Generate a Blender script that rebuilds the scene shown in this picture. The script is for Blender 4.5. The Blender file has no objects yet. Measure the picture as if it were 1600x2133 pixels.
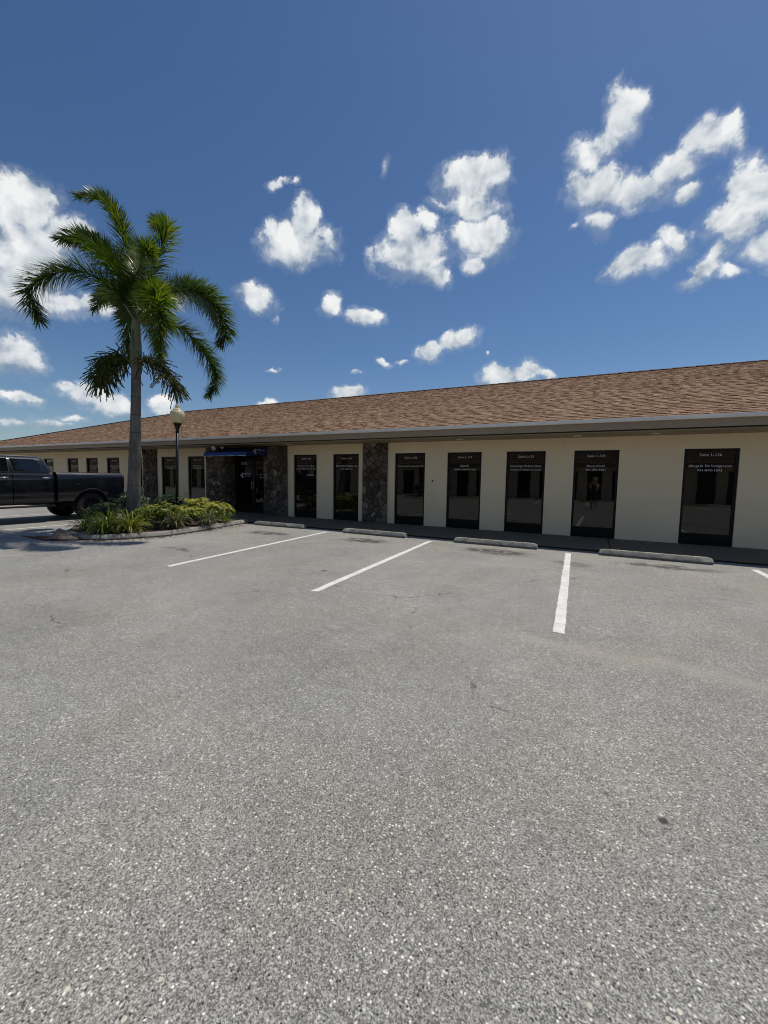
import bpy, math, random
from math import sin, cos, pi, radians, sqrt, atan2
from mathutils import Vector, Matrix

SC = bpy.context.scene
COL = SC.collection

# ------------------------------------------------------------------ camera
CAMZ = 1.436
YAW, PITCH, ROLL = 0.465160, 0.082043, -0.015238
fwd = Vector((-sin(YAW) * cos(PITCH), cos(YAW) * cos(PITCH), -sin(PITCH)))
rgt = Vector((cos(YAW), sin(YAW), 0.0))
dwn = fwd.cross(rgt)
r2 = rgt * cos(ROLL) + dwn * sin(ROLL)
d2 = dwn * cos(ROLL) - rgt * sin(ROLL)
cam_data = bpy.data.cameras.new('camera')
cam = bpy.data.objects.new('camera', cam_data)
COL.objects.link(cam)
M = Matrix.Identity(4)
for i in range(3):
    M[i][0], M[i][1], M[i][2] = r2[i], -d2[i], -fwd[i]
M.translation = Vector((0, 0, CAMZ))
cam.matrix_world = M
cam_data.sensor_fit = 'HORIZONTAL'
cam_data.sensor_width = 36.0
cam_data.lens = 19.183
cam_data.clip_start = 0.01
cam_data.clip_end = 3000.0
SC.camera = cam

# ------------------------------------------------------------------ sun, exposure
SUN = Vector((0.20, 0.365, 1.0)).normalized()          # towards the sun
SUN_EL = math.asin(SUN.z)
SUN_AZ = atan2(SUN.x, SUN.y)
sl = bpy.data.lights.new('sun', 'SUN')
sl.energy = 4.4
sl.angle = radians(0.53)
sl.color = (1.0, 0.93, 0.82)
so = bpy.data.objects.new('sun', sl)
COL.objects.link(so)
so.rotation_euler = (-SUN).to_track_quat('-Z', 'Y').to_euler()
so.location = SUN * 60
SC.view_settings.view_transform = 'Standard'
SC.view_settings.look = 'None'
SC.view_settings.exposure = -0.18
SC.view_settings.gamma = 1.0
SC.view_settings.use_curve_mapping = False
SC.render.engine = 'CYCLES'
SC.cycles.max_bounces = 7
SC.cycles.diffuse_bounces = 4
SC.cycles.glossy_bounces = 4
SC.cycles.transparent_max_bounces = 8
SC.cycles.transmission_bounces = 4
SC.cycles.caustics_reflective = False
SC.cycles.caustics_refractive = False
SC.cycles.use_denoising = True
SC.cycles.filter_width = 1.05
SC.cycles.sample_clamp_indirect = 4.0

# ------------------------------------------------------------------ node helper
class NT:
    def __init__(self, tree):
        self.t = tree
    def n(self, kind, **kw):
        nd = self.t.nodes.new(kind)
        for k, v in kw.items():
            setattr(nd, k, v)
        return nd
    def l(self, a, b):
        self.t.links.new(a, b)
    def put(self, sock, v):
        if hasattr(v, 'is_linked'):
            self.l(v, sock)
        else:
            sock.default_value = v
    def math(self, op, a, b=0.0, c=0.0, clamp=False):
        nd = self.n('ShaderNodeMath', operation=op, use_clamp=clamp)
        self.put(nd.inputs[0], a); self.put(nd.inputs[1], b); self.put(nd.inputs[2], c)
        return nd.outputs[0]
    def vec(self, op, a, b=(0, 0, 0), scale=None):
        nd = self.n('ShaderNodeVectorMath', operation=op)
        self.put(nd.inputs[0], a)
        if op != 'SCALE':
            self.put(nd.inputs[1], b)
        if scale is not None:
            self.put(nd.inputs['Scale'], scale)
        return nd.outputs['Value'] if op in ('DOT_PRODUCT', 'LENGTH', 'DISTANCE') else nd.outputs['Vector']
    def noise(self, vec, scale, detail=4.0, rough=0.55, dist=0.0):
        nd = self.n('ShaderNodeTexNoise')
        if vec is not None:
            self.l(vec, nd.inputs['Vector'])
        nd.inputs['Scale'].default_value = scale
        nd.inputs['Detail'].default_value = detail
        nd.inputs['Roughness'].default_value = rough
        nd.inputs['Distortion'].default_value = dist
        return nd
    def ramp(self, fac, stops, interp='LINEAR'):
        nd = self.n('ShaderNodeValToRGB')
        cr = nd.color_ramp
        cr.interpolation = interp
        while len(cr.elements) < len(stops):
            cr.elements.new(0.5)
        for e, (p, c) in zip(cr.elements, stops):
            e.position = p
            e.color = (c, c, c, 1) if not isinstance(c, tuple) else (c[0], c[1], c[2], 1)
        self.l(fac, nd.inputs[0])
        return nd.outputs[0]
    def mix(self, fac, a, b, mode='MIX'):
        nd = self.n('ShaderNodeMix', data_type='RGBA', blend_type=mode)
        self.put(nd.inputs[0], fac)
        for s, v in ((nd.inputs[6], a), (nd.inputs[7], b)):
            if hasattr(v, 'is_linked'):
                self.l(v, s)
            else:
                s.default_value = (v[0], v[1], v[2], 1)
        return nd.outputs[2]
    def smooth(self, v, lo, hi, tlo=0.0, thi=1.0):
        nd = self.n('ShaderNodeMapRange', interpolation_type='SMOOTHSTEP')
        self.put(nd.inputs[0], v)
        nd.inputs[1].default_value = lo; nd.inputs[2].default_value = hi
        nd.inputs[3].default_value = tlo; nd.inputs[4].default_value = thi
        return nd.outputs[0]

# ------------------------------------------------------------------ world: sky and cumulus
CLOUDS = [
((7.59,19.09,-0.89),(-5.91,12.49,-22.26),0), ((5.52,13.25,-0.60),(-3.94,8.42,-17.52),0),
((5.02,13.12,-0.62),(-3.46,7.50,-18.56),0), ((11.13,23.62,-1.01),(-7.05,14.97,-28.85),0),
((8.20,18.09,-2.14),(-9.25,11.77,-42.72),0.1), ((13.65,27.11,-5.42),(-21.35,14.50,-80.42),0.35),
((9.08,27.62,-8.83),(-8.39,-5.10,-28.26),0), ((11.35,32.02,-1.56),(-3.22,7.34,-28.00),0),
((12.00,30.17,-1.40),(-4.49,11.15,-65.91),0.05), ((7.26,15.31,-3.49),(-8.93,-1.74,-44.91),0.1),
((9.75,17.62,-3.61),(-6.72,-0.81,-39.95),0.05), ((21.59,30.81,-0.96),(-2.70,6.79,-42.14),0.05),
((9.80,22.00,-0.97),(-4.12,11.38,-94.45),0.35), ((12.51,33.31,-1.59),(-5.08,14.12,-119.21),0.3),
((15.04,30.75,-1.29),(-5.62,14.91,-110.62),0.45), ((10.30,7.45,1.13),(-3.62,12.11,-22.47),0),
((26.70,20.73,-0.03),(-7.92,16.78,-31.09),0), ((40.51,36.98,-0.42),(-8.28,17.61,-34.70),0.2),
((43.06,28.95,0.25),(-8.46,18.03,-36.06),0.4), ((35.85,32.02,-0.32),(-30.92,65.04,-107.49),0.3),
((62.46,51.25,-0.26),(-37.12,78.12,-130.10),0.55), ((13.57,16.11,-5.57),(-13.68,7.15,-36.98),0.05),
((62.72,55.41,-0.52),(-15.81,34.79,-100.56),0.6), ((13.01,5.41,0.30),(-4.02,8.60,-18.24),0),
((22.69,9.87,0.49),(-7.88,16.73,-32.12),0), ((18.07,10.44,-7.35),(-19.85,11.70,-37.73),0.1),
((44.29,23.48,0.67),(-7.07,15.15,-32.80),0.55), ((49.27,18.31,1.27),(-9.79,20.78,-39.33),0.3),
((15.34,3.97,0.51),(-6.44,13.52,-21.91),0), ((36.08,7.12,1.35),(-11.38,23.87,-37.72),0.05),
((14.92,3.86,0.50),(-15.48,32.69,-57.29),0.1), ((14.16,3.41,0.49),(-4.87,10.35,-20.40),0),
((31.53,8.05,1.06),(-11.34,24.33,-53.22),0), ((34.77,23.38,0.20),(-6.22,13.64,-38.12),0.05),
((20.55,11.67,0.26),(-7.20,15.86,-46.51),0), ((23.65,11.25,-6.57),(-13.75,6.60,-38.19),0.1),
((19.96,2.92,9.84),(13.47,18.68,-43.11),0.05), ((40.62,20.45,0.69),(-9.56,21.85,-84.91),0.25),
((69.12,31.42,1.40),(-15.10,34.51,-133.58),0.45), ((117.84,26.63,4.18),(-14.29,32.46,-120.57),0.4),
((60.21,52.84,-0.48),(-16.46,38.06,-158.95),0.55), ((55.67,32.67,0.64),(-15.16,35.32,-153.94),0.55),
((21.13,4.01,0.80),(-3.18,7.46,-33.99),0), ((29.22,3.94,1.21),(-3.72,8.65,-37.36),0),
((42.68,3.98,1.89),(-7.77,18.18,-81.75),0.1), ((19.99,12.36,0.19),(-3.37,8.22,-45.33),0.05),
((29.26,26.59,-0.29),(-5.21,12.96,-77.54),0.1), ((65.81,44.00,-13.47),(-13.26,16.57,-29.29),0.75),
((28.55,7.25,-10.63),(-14.65,14.34,-18.89),0.1), ((91.52,17.48,-29.10),(-29.63,31.32,-39.36),0.3),
((31.53,6.06,-7.09),(-15.58,17.34,-26.38),0.25), ((36.42,11.92,-16.56),(-23.88,20.57,-29.54),0.15),
((39.07,11.68,-17.46),(-25.12,23.33,-29.48),0.1), ((19.96,-0.18,1.02),(-6.31,13.28,-22.19),0),
((17.08,-2.72,3.03),(-3.91,17.67,-29.96),0), ((21.80,-8.82,10.04),(8.59,15.64,-27.57),0),
((28.13,-8.59,5.77),(-4.08,20.97,-31.79),0.05), ((70.21,-17.98,4.75),(-19.23,40.17,-58.53),0.4),
((33.42,-0.30,1.71),(-9.26,19.66,-37.21),0.1), ((36.06,-14.83,17.76),(24.78,30.20,-61.22),0.15),
((50.78,-16.24,36.15),(56.15,49.85,-85.70),0.6), ((21.97,-9.21,7.42),(2.81,7.61,-16.05),0),
((21.82,-8.21,7.46),(4.64,10.18,-23.51),0), ((19.87,-8.42,11.50),(24.83,11.27,-37.72),0.15),
((16.73,-4.10,7.02),(10.99,15.87,-37.43),0), ((34.20,-5.16,2.07),(-9.65,20.58,-41.56),0.1),
((31.19,-9.09,10.92),(16.69,24.93,-69.89),0.25), ((38.75,-9.09,2.56),(-16.44,35.36,-79.87),0.4),
((28.23,-8.30,1.98),(-8.71,18.61,-38.69),0.15)]

def add_far_clouds():
    """the same scattered cumulus all round the rest of the sky"""
    rnd = random.Random(11)
    out = []
    n = 0
    while n < 16:
        az = rnd.uniform(-pi, pi); el = radians(rnd.uniform(6, 62))
        c = Vector((sin(az) * cos(el), cos(az) * cos(el), sin(el)))
        if c.dot(fwd) > 0.52:
            continue
        n += 1
        u = c.cross(Vector((0, 0, 1))).normalized(); v = u.cross(c)
        for k in range(1):
            sx = rnd.uniform(.07, .15); sy = sx * rnd.uniform(.45, .7)
            off = u * rnd.uniform(-.08, .08) + v * rnd.uniform(-.03, .04)
            cc = (c + off).normalized()
            uu = cc.cross(Vector((0, 0, 1))).normalized(); vv = uu.cross(cc)
            out.append((tuple(uu / sx), tuple(vv / sy), 0.05))
    return out

world = bpy.data.worlds.new('World')
SC.world = world
world.use_nodes = True
W = NT(world.node_tree)
world.node_tree.nodes.clear()
sky = W.n('ShaderNodeTexSky', sky_type='NISHITA')
sky.sun_disc = False
sky.sun_elevation = SUN_EL
sky.sun_rotation = SUN_AZ
sky.altitude = 0.0
sky.air_density = 1.0
sky.dust_density = 0.35
sky.ozone_density = 2.2
SKY_STRENGTH = 0.083
tc = W.n('ShaderNodeTexCoord').outputs['Generated']
warp = W.noise(tc, 10.0, 5.0, 0.6)
wv = W.vec('SCALE', W.vec('SUBTRACT', warp.outputs['Color'], (0.5, 0.5, 0.5)), scale=0.075)
dirw = W.vec('ADD', tc, wv)
cur = None; wsum = None; vsum = None
n_view = len(CLOUDS)
for i, (U, V, c) in enumerate(CLOUDS + add_far_clouds()):
    u = W.vec('DOT_PRODUCT', dirw, U)
    v = W.vec('DOT_PRODUCT', dirw, V)
    a = W.math('MULTIPLY_ADD', u, u, c)
    a = W.math('MULTIPLY_ADD', v, v, a)
    cur = a if cur is None else W.math('SMOOTH_MIN', cur, a, 0.25)
    # how far towards the underside of its puff this direction lies
    w = W.math('SUBTRACT', 1.6, a, clamp=True)
    vw = W.math('MULTIPLY', w, v)
    wsum = w if wsum is None else W.math('ADD', wsum, w)
    vsum = vw if vsum is None else W.math('ADD', vsum, vw)
under = W.math('DIVIDE', vsum, W.math('MAXIMUM', wsum, 0.05))
dens = W.math('SUBTRACT', 1.0, W.math('SQRT', W.math('MAXIMUM', cur, 0.0)))
lump = W.noise(tc, 16.0, 3.0, 0.55, 0.3).outputs['Fac']
fine = W.noise(W.vec('ADD', tc, W.vec('SCALE', wv, scale=0.6)), 42.0, 9.0, 0.66, 0.5).outputs['Fac']
wisp = W.noise(W.vec('MULTIPLY', W.vec('ADD', tc, W.vec('SCALE', wv, scale=1.5)), (1.0, 1.0, 1.9)), 22.0, 6.0, 0.65, 0.5).outputs['Fac']
dens2 = W.math('ADD', dens, W.math('ADD', W.math('MULTIPLY', W.math('SUBTRACT', lump, 0.44), 0.70), W.math('ADD', W.math('MULTIPLY', W.math('SUBTRACT', fine, 0.46), 0.85), W.math('MULTIPLY', W.math('SUBTRACT', wisp, 0.46), 0.30))))
soft = W.smooth(under, -0.6, 0.8, 0.34, 0.85)
core = W.smooth(W.math('DIVIDE', W.math('ADD', dens2, 0.03), soft), 0.0, 1.0)
veil = W.math('MULTIPLY', W.smooth(dens2, -0.26, 0.35), 0.34)
alpha = W.math('MAXIMUM', core, veil)
up = W.n('ShaderNodeSeparateXYZ'); W.l(tc, up.inputs[0])
alpha = W.math('MULTIPLY', alpha, W.smooth(up.outputs[2], 0.0, 0.03))
# tops are white, undersides and hollows grey
lump2 = W.noise(W.vec('ADD', tc, (-0.004, -0.008, -0.022)), 16.0, 3.0, 0.55, 0.3).outputs['Fac']
lit = W.math('ADD', W.math('MULTIPLY', under, -0.42), W.math('ADD', W.math('MULTIPLY', W.math('SUBTRACT', lump, lump2), 2.2), W.math('ADD', W.math('MULTIPLY', W.math('SUBTRACT', fine, 0.5), 0.55), W.math('MULTIPLY', W.smooth(dens2, 0.0, 0.6), 0.25))))
ccol = W.ramp(W.math('ADD', lit, 0.33), [(0.0, (0.36, 0.43, 0.51)), (0.25, (0.50, 0.57, 0.65)), (0.55, (0.72, 0.77, 0.82)), (0.85, (0.90, 0.93, 0.95)), (1.0, (1.0, 1.01, 1.01))])
hs = W.n('ShaderNodeHueSaturation')
hs.inputs['Saturation'].default_value = 1.14
hs.inputs['Value'].default_value = 1.0
W.l(sky.outputs[0], hs.inputs['Color'])
skyc = W.mix(1.0, hs.outputs[0], (0.90, 0.965, 1.06), 'MULTIPLY')
cs = W.vec('SCALE', ccol, scale=1.0 / SKY_STRENGTH)
col = W.mix(alpha, skyc, cs)
bg = W.n('ShaderNodeBackground')
W.l(col, bg.inputs['Color'])
bg.inputs['Strength'].default_value = SKY_STRENGTH
wo = W.n('ShaderNodeOutputWorld')
W.l(bg.outputs[0], wo.inputs['Surface'])

# ------------------------------------------------------------------ materials
def new_mat(name):
    m = bpy.data.materials.new(name)
    m.use_nodes = True
    t = NT(m.node_tree)
    b = m.node_tree.nodes['Principled BSDF']
    return m, t, b

def simple(name, col, rough=0.6, metal=0.0, spec=0.5, var=0.0, vscale=6.0, bump=0.0, bscale=60.0, coat=0.0, ior=None):
    m, t, b = new_mat(name)
    pos = t.n('ShaderNodeTexCoord').outputs['Object']
    b.inputs['Roughness'].default_value = rough
    b.inputs['Metallic'].default_value = metal
    b.inputs['Specular IOR Level'].default_value = spec
    if ior:
        b.inputs['IOR'].default_value = ior
    if coat:
        b.inputs['Coat Weight'].default_value = coat
        b.inputs['Coat Roughness'].default_value = 0.04
    if var:
        n = t.noise(pos, vscale, 5, 0.6).outputs['Fac']
        lo = tuple(c * (1 - var) for c in col); hi = tuple(min(1, c * (1 + var)) for c in col)
        t.l(t.ramp(n, [(0.3, lo), (0.7, hi)]), b.inputs['Base Color'])
    else:
        b.inputs['Base Color'].default_value = (col[0], col[1], col[2], 1)
    if bump:
        n = t.noise(pos, bscale, 4, 0.6).outputs['Fac']
        bp = t.n('ShaderNodeBump')
        bp.inputs['Strength'].default_value = bump
        bp.inputs['Distance'].default_value = 0.01
        t.l(n, bp.inputs['Height'])
        t.l(bp.outputs[0], b.inputs['Normal'])
    return m

def asphalt_mat():
    m, t, b = new_mat('asphalt')
    pos = t.n('ShaderNodeNewGeometry').outputs['Position']
    def cells(scale, rnd=1.0):
        v = t.n('ShaderNodeTexVoronoi', voronoi_dimensions='2D')
        v.inputs['Scale'].default_value = scale
        v.inputs['Randomness'].default_value = rnd
        t.l(pos, v.inputs['Vector'])
        s = t.n('ShaderNodeSeparateColor'); t.l(v.outputs['Color'], s.inputs[0])
        return v, s
    v1, s1 = cells(230.0)
    v2, s2 = cells(88.0)
    v3, s3 = cells(30.0)
    g1 = t.noise(pos, 300.0, 2, 0.65).outputs['Fac']
    g2 = t.noise(pos, 110.0, 3, 0.7).outputs['Fac']
    gr = t.math('ADD', t.math('MULTIPLY', s1.outputs[0], 0.40), t.math('ADD', t.math('MULTIPLY', g1, 0.55), t.math('MULTIPLY', g2, 0.55)))
    base = t.ramp(t.math('SUBTRACT', gr, 0.25), [(0.19, (0.030, 0.0295, 0.028)), (0.36, (0.132, 0.130, 0.123)), (0.52, (0.255, 0.252, 0.243)), (0.68, (0.40, 0.396, 0.381)), (0.88, (0.76, 0.755, 0.73))])
    # pale shell chips of two sizes, a few dark stones
    wch = t.math('MULTIPLY_ADD', g2, 0.35, -0.17)
    chip = t.math('MULTIPLY', t.smooth(s2.outputs[1], 0.905, 0.925), t.smooth(t.math('ADD', v2.outputs['Distance'], wch), 0.40, 0.30))
    base = t.mix(t.math('MULTIPLY', chip, t.smooth(s2.outputs[0], 0.0, 1.0, 0.45, 1.0)), base, (0.80, 0.785, 0.74))
    chip3 = t.math('MULTIPLY', t.smooth(s3.outputs[1], 0.972, 0.976), t.smooth(t.math('ADD', v3.outputs['Distance'], wch), 0.24, 0.18))
    base = t.mix(t.math('MULTIPLY', chip3, 0.85), base, (0.58, 0.56, 0.48))
    dark = t.math('MULTIPLY', t.smooth(s2.outputs[2], 0.96, 0.965), t.smooth(t.math('ADD', v2.outputs['Distance'], wch), 0.36, 0.26))
    base = t.mix(dark, base, (0.03, 0.03, 0.03))
    # broad wear
    n1 = t.noise(pos, 0.55, 5, 0.6, 0.3).outputs['Fac']
    n2 = t.noise(pos, 3.2, 5, 0.65).outputs['Fac']
    n3 = t.noise(pos, 14.0, 3, 0.6).outputs['Fac']
    n5 = t.noise(pos, 48.0, 3, 0.7).outputs['Fac']
    wear = t.math('ADD', t.math('MULTIPLY', t.math('SUBTRACT', n1, 0.5), 0.8), t.math('ADD', t.math('MULTIPLY', t.math('SUBTRACT', n2, 0.5), 0.40), t.math('ADD', t.math('MULTIPLY', t.math('SUBTRACT', n3, 0.5), 0.40), t.math('MULTIPLY', t.math('SUBTRACT', n5, 0.5), 0.75))))
    base = t.vec('SCALE', base, scale=t.math('ADD', 1.0, wear))
    # brownish and bluish drift of tone
    n4 = t.noise(t.vec('ADD', pos, (31.0, 7.0, 0.0)), 0.8, 4, 0.6).outputs['Fac']
    base = t.mix(t.smooth(n4, 0.35, 0.7), t.mix(1.0, base, (0.99, 1.0, 0.985), 'MULTIPLY'), t.mix(1.0, base, (1.03, 1.005, 0.93), 'MULTIPLY'))
    # tyre and oil stains in the bays
    warp = t.vec('ADD', pos, t.vec('SCALE', t.vec('SUBTRACT', t.noise(pos, 2.6, 4, 0.6).outputs['Color'], (0.5, 0.5, 0.5)), scale=0.55))
    acc = None
    for x, y, rx, ry, w in ((-4.55, 8.15, .62, .34, 1), (-7.3, 7.95, .7, .28, .9), (-1.65, 8.3, .75, .34, 1), (1.25, 8.35, .8, .22, .95), (-.2, 7.8, .35, .2, .55), (-7.1, 5.25, .45, .12, .75), (-1.55, 4.9, .3, .3, .15), (-1.5, 6.0, .2, .6, .16), (-9.2, 6.2, .2, .2, .2), (3.0, 5.3, .8, .5, .5), (-4.2, 6.6, .25, .7, .14), (-12.5, 3.4, 2.2, .35, .3)):
        q = t.vec('MULTIPLY', t.vec('SUBTRACT', warp, (x, y, 0)), (1 / rx, 1 / ry, 0))
        e = t.math('MULTIPLY', t.smooth(t.vec('LENGTH', q), 1.25, 0.45), w)
        acc = e if acc is None else t.math('MAXIMUM', acc, e)
    blot = t.smooth(t.noise(t.vec('MULTIPLY', pos, (1.0, 1.7, 1.0)), 4.5, 6, 0.72).outputs['Fac'], 0.39, 0.53)
    acc = t.math('MULTIPLY', acc, blot)
    for x, y, r in ((-3.604, 5.149, .045), (-6.3, 4.9, .03), (0.35, 2.0, .02)):
        d = t.vec('DISTANCE', warp, (x, y, 0))
        acc = t.math('MAXIMUM', acc, t.smooth(t.vec('DISTANCE', pos, (x, y, 0)), r * 1.2, r * .6))
    base = t.mix(t.math('MULTIPLY', acc, 0.92), base, (0.022, 0.021, 0.020))
    # washed sand line
    seps = t.n('ShaderNodeSeparateXYZ'); t.l(t.vec('ADD', pos, t.vec('SCALE', t.vec('SUBTRACT', t.noise(pos, 1.4, 4, 0.6).outputs['Color'], (0.5, 0.5, 0.5)), scale=0.5)), seps.inputs[0])
    yl = t.math('SUBTRACT', seps.outputs[1], t.math('MULTIPLY_ADD', seps.outputs[0], -0.09, 3.80))
    band = t.math('MULTIPLY', t.smooth(t.math('ABSOLUTE', yl), 0.20, 0.0), t.math('MULTIPLY', t.smooth(seps.outputs[0], -1.1, -0.3), t.smooth(seps.outputs[0], 5.0, 2.0)))
    patch = t.math('MULTIPLY', t.smooth(t.noise(t.vec('ADD', pos, (5.0, 60.0, 0.0)), 0.9, 5, 0.65).outputs['Fac'], 0.58, 0.74), 0.22)
    sand = t.math('MULTIPLY', t.math('MAXIMUM', t.math('MULTIPLY', band, 0.55), patch), t.smooth(t.noise(pos, 40.0, 3, 0.6).outputs['Fac'], 0.2, 0.6))
    base = t.mix(sand, base, (0.36, 0.335, 0.285))
    # hairline cracks
    cw = t.vec('ADD', pos, t.vec('SCALE', t.vec('SUBTRACT', t.noise(pos, 1.1, 6, 0.6).outputs['Color'], (0.5, 0.5, 0.5)), scale=1.0))
    vc = t.n('ShaderNodeTexVoronoi', voronoi_dimensions='2D', feature='DISTANCE_TO_EDGE')
    vc.inputs['Scale'].default_value = 0.27
    t.l(cw, vc.inputs['Vector'])
    cr = t.math('MULTIPLY', t.smooth(vc.outputs['Distance'], 0.006, 0.002), t.smooth(n2, 0.5, 0.62))
    base = t.mix(t.math('MULTIPLY', cr, 0.65), base, (0.03, 0.03, 0.03))
    t.l(base, b.inputs['Base Color'])
    b.inputs['Roughness'].default_value = 0.65
    b.inputs['Specular IOR Level'].default_value = 0.38
    bp = t.n('ShaderNodeBump')
    bp.inputs['Strength'].default_value = 0.75
    bp.inputs['Distance'].default_value = 0.004
    t.l(t.math('ADD', t.math('MULTIPLY', s1.outputs[1], 0.5), t.math('MULTIPLY', g1, 0.9)), bp.inputs['Height'])
    t.l(bp.outputs[0], b.inputs['Normal'])
    return m

def paint_mat():
    m, t, b = new_mat('road_paint')
    pos = t.n('ShaderNodeNewGeometry').outputs['Position']
    n = t.noise(pos, 22.0, 5, 0.65).outputs['Fac']
    sp = t.n('ShaderNodeSeparateXYZ'); t.l(pos, sp.inputs[0])
    wv = t.noise(pos, 6.0, 4, 0.6).outputs['Fac']
    yy = t.math('ADD', sp.outputs[1], t.math('MULTIPLY', wv, 0.12))
    fr = t.math('ABSOLUTE', t.math('SUBTRACT', t.math('FRACT', t.math('MULTIPLY', yy, 3.7)), 0.5))
    crack = t.math('MULTIPLY', t.smooth(fr, 0.022, 0.008), t.math('MULTIPLY', t.smooth(t.noise(pos, 3.0, 2, 0.5).outputs['Fac'], 0.45, 0.55), 0.55))
    chips = t.smooth(n, 0.30, 0.24)
    fac = t.math('MAXIMUM', crack, t.math('MULTIPLY', chips, 0.7))
    n2 = t.noise(pos, 5.0, 4, 0.6).outputs['Fac']
    c = t.ramp(n2, [(0.3, (0.56, 0.55, 0.53)), (0.65, (0.72, 0.715, 0.70))])
    t.l(t.mix(fac, c, (0.13, 0.13, 0.125)), b.inputs['Base Color'])
    b.inputs['Roughness'].default_value = 0.75
    bp = t.n('ShaderNodeBump'); bp.inputs['Strength'].default_value = 0.3; bp.inputs['Distance'].default_value = 0.003
    t.l(t.noise(pos, 90.0, 3, 0.6).outputs['Fac'], bp.inputs['Height']); t.l(bp.outputs[0], b.inputs['Normal'])
    return m

def concrete_mat(name, lo, hi, dirt=(0.05, 0.048, 0.045), dirtamt=0.55, bump=0.4):
    m, t, b = new_mat(name)
    pos = t.n('ShaderNodeNewGeometry').outputs['Position']
    n = t.noise(pos, 3.5, 6, 0.65).outputs['Fac']
    f = t.noise(pos, 55.0, 4, 0.7).outputs['Fac']
    c = t.ramp(t.math('ADD', t.math('MULTIPLY', n, 0.6), t.math('MULTIPLY', f, 0.4)), [(0.32, lo), (0.66, hi)])
    d = t.smooth(t.noise(t.vec('ADD', pos, (9, 3, 1)), 11.0, 6, 0.7).outputs['Fac'], 0.50, 0.72)
    t.l(t.mix(t.math('MULTIPLY', d, dirtamt), c, dirt), b.inputs['Base Color'])
    b.inputs['Roughness'].default_value = 0.9
    b.inputs['Specular IOR Level'].default_value = 0.25
    bp = t.n('ShaderNodeBump'); bp.inputs['Strength'].default_value = bump; bp.inputs['Distance'].default_value = 0.006
    t.l(f, bp.inputs['Height']); t.l(bp.outputs[0], b.inputs['Normal'])
    return m

def stucco_mat():
    m, t, b = new_mat('cream_stucco')
    pos = t.n('ShaderNodeTexCoord').outputs['Object']
    n = t.noise(pos, 1.1, 5, 0.6).outputs['Fac']
    c = t.ramp(n, [(0.3, (0.82, 0.675, 0.45)), (0.7, (0.87, 0.725, 0.49))])
    st = t.noise(t.vec('MULTIPLY', pos, (9.0, 9.0, 0.7)), 1.0, 5, 0.65).outputs['Fac']
    c = t.mix(t.math('MULTIPLY', t.smooth(st, 0.56, 0.8), 0.22), c, (0.38, 0.34, 0.27))
    t.l(c, b.inputs['Base Color'])
    b.inputs['Roughness'].default_value = 0.9
    b.inputs['Specular IOR Level'].default_value = 0.2
    bp = t.n('ShaderNodeBump'); bp.inputs['Strength'].default_value = 0.35; bp.inputs['Distance'].default_value = 0.006
    t.l(t.noise(pos, 45.0, 5, 0.65).outputs['Fac'], bp.inputs['Height']); t.l(bp.outputs[0], b.inputs['Normal'])
    return m

def tint_mat(name, stops, rough=0.8, spec=0.3, trans=0.0, grain=0.0, gscale=40.0, bump=0.0, attr='tint', objrand=False):
    """colour from a per-piece random number (face attribute or object random)"""
    m, t, b = new_mat(name)
    pos = t.n('ShaderNodeNewGeometry').outputs['Position']
    if objrand:
        f = t.n('ShaderNodeObjectInfo').outputs['Random']
    else:
        f = t.n('ShaderNodeAttribute', attribute_name=attr).outputs['Fac']
    c = t.ramp(f, stops)
    if grain:
        n = t.noise(pos, gscale, 5, 0.65).outputs['Fac']
        c = t.vec('SCALE', c, scale=t.math('MULTIPLY_ADD', t.math('SUBTRACT', n, 0.5), grain * 2, 1.0))
        if bump:
            bp = t.n('ShaderNodeBump'); bp.inputs['Strength'].default_value = bump; bp.inputs['Distance'].default_value = 0.01
            t.l(n, bp.inputs['Height']); t.l(bp.outputs[0], b.inputs['Normal'])
    t.l(c, b.inputs['Base Color'])
    b.inputs['Roughness'].default_value = rough
    b.inputs['Specular IOR Level'].default_value = spec
    if trans:
        tr = t.n('ShaderNodeBsdfTranslucent')
        t.l(t.mix(1.0, c, (1.25, 1.2, 0.55), 'MULTIPLY'), tr.inputs['Color'])
        mx = t.n('ShaderNodeMixShader'); mx.inputs[0].default_value = trans
        t.l(b.outputs[0], mx.inputs[1]); t.l(tr.outputs[0], mx.inputs[2])
        t.l(mx.outputs[0], m.node_tree.nodes['Material Output'].inputs['Surface'])
    return m

def glass_mat(name, ior=1.9, tintc=(0.004, 0.004, 0.0045), wav=0.02, wscale=1.3):
    m, t, b = new_mat(name)
    pos = t.n('ShaderNodeNewGeometry').outputs['Position']
    b.inputs['Base Color'].default_value = tintc + (1,)
    b.inputs['Roughness'].default_value = 0.015
    b.inputs['IOR'].default_value = ior
    bp = t.n('ShaderNodeBump'); bp.inputs['Strength'].default_value = wav; bp.inputs['Distance'].default_value = 0.05
    t.l(t.noise(pos, wscale, 2, 0.5).outputs['Fac'], bp.inputs['Height']); t.l(bp.outputs[0], b.inputs['Normal'])
    return m

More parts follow.
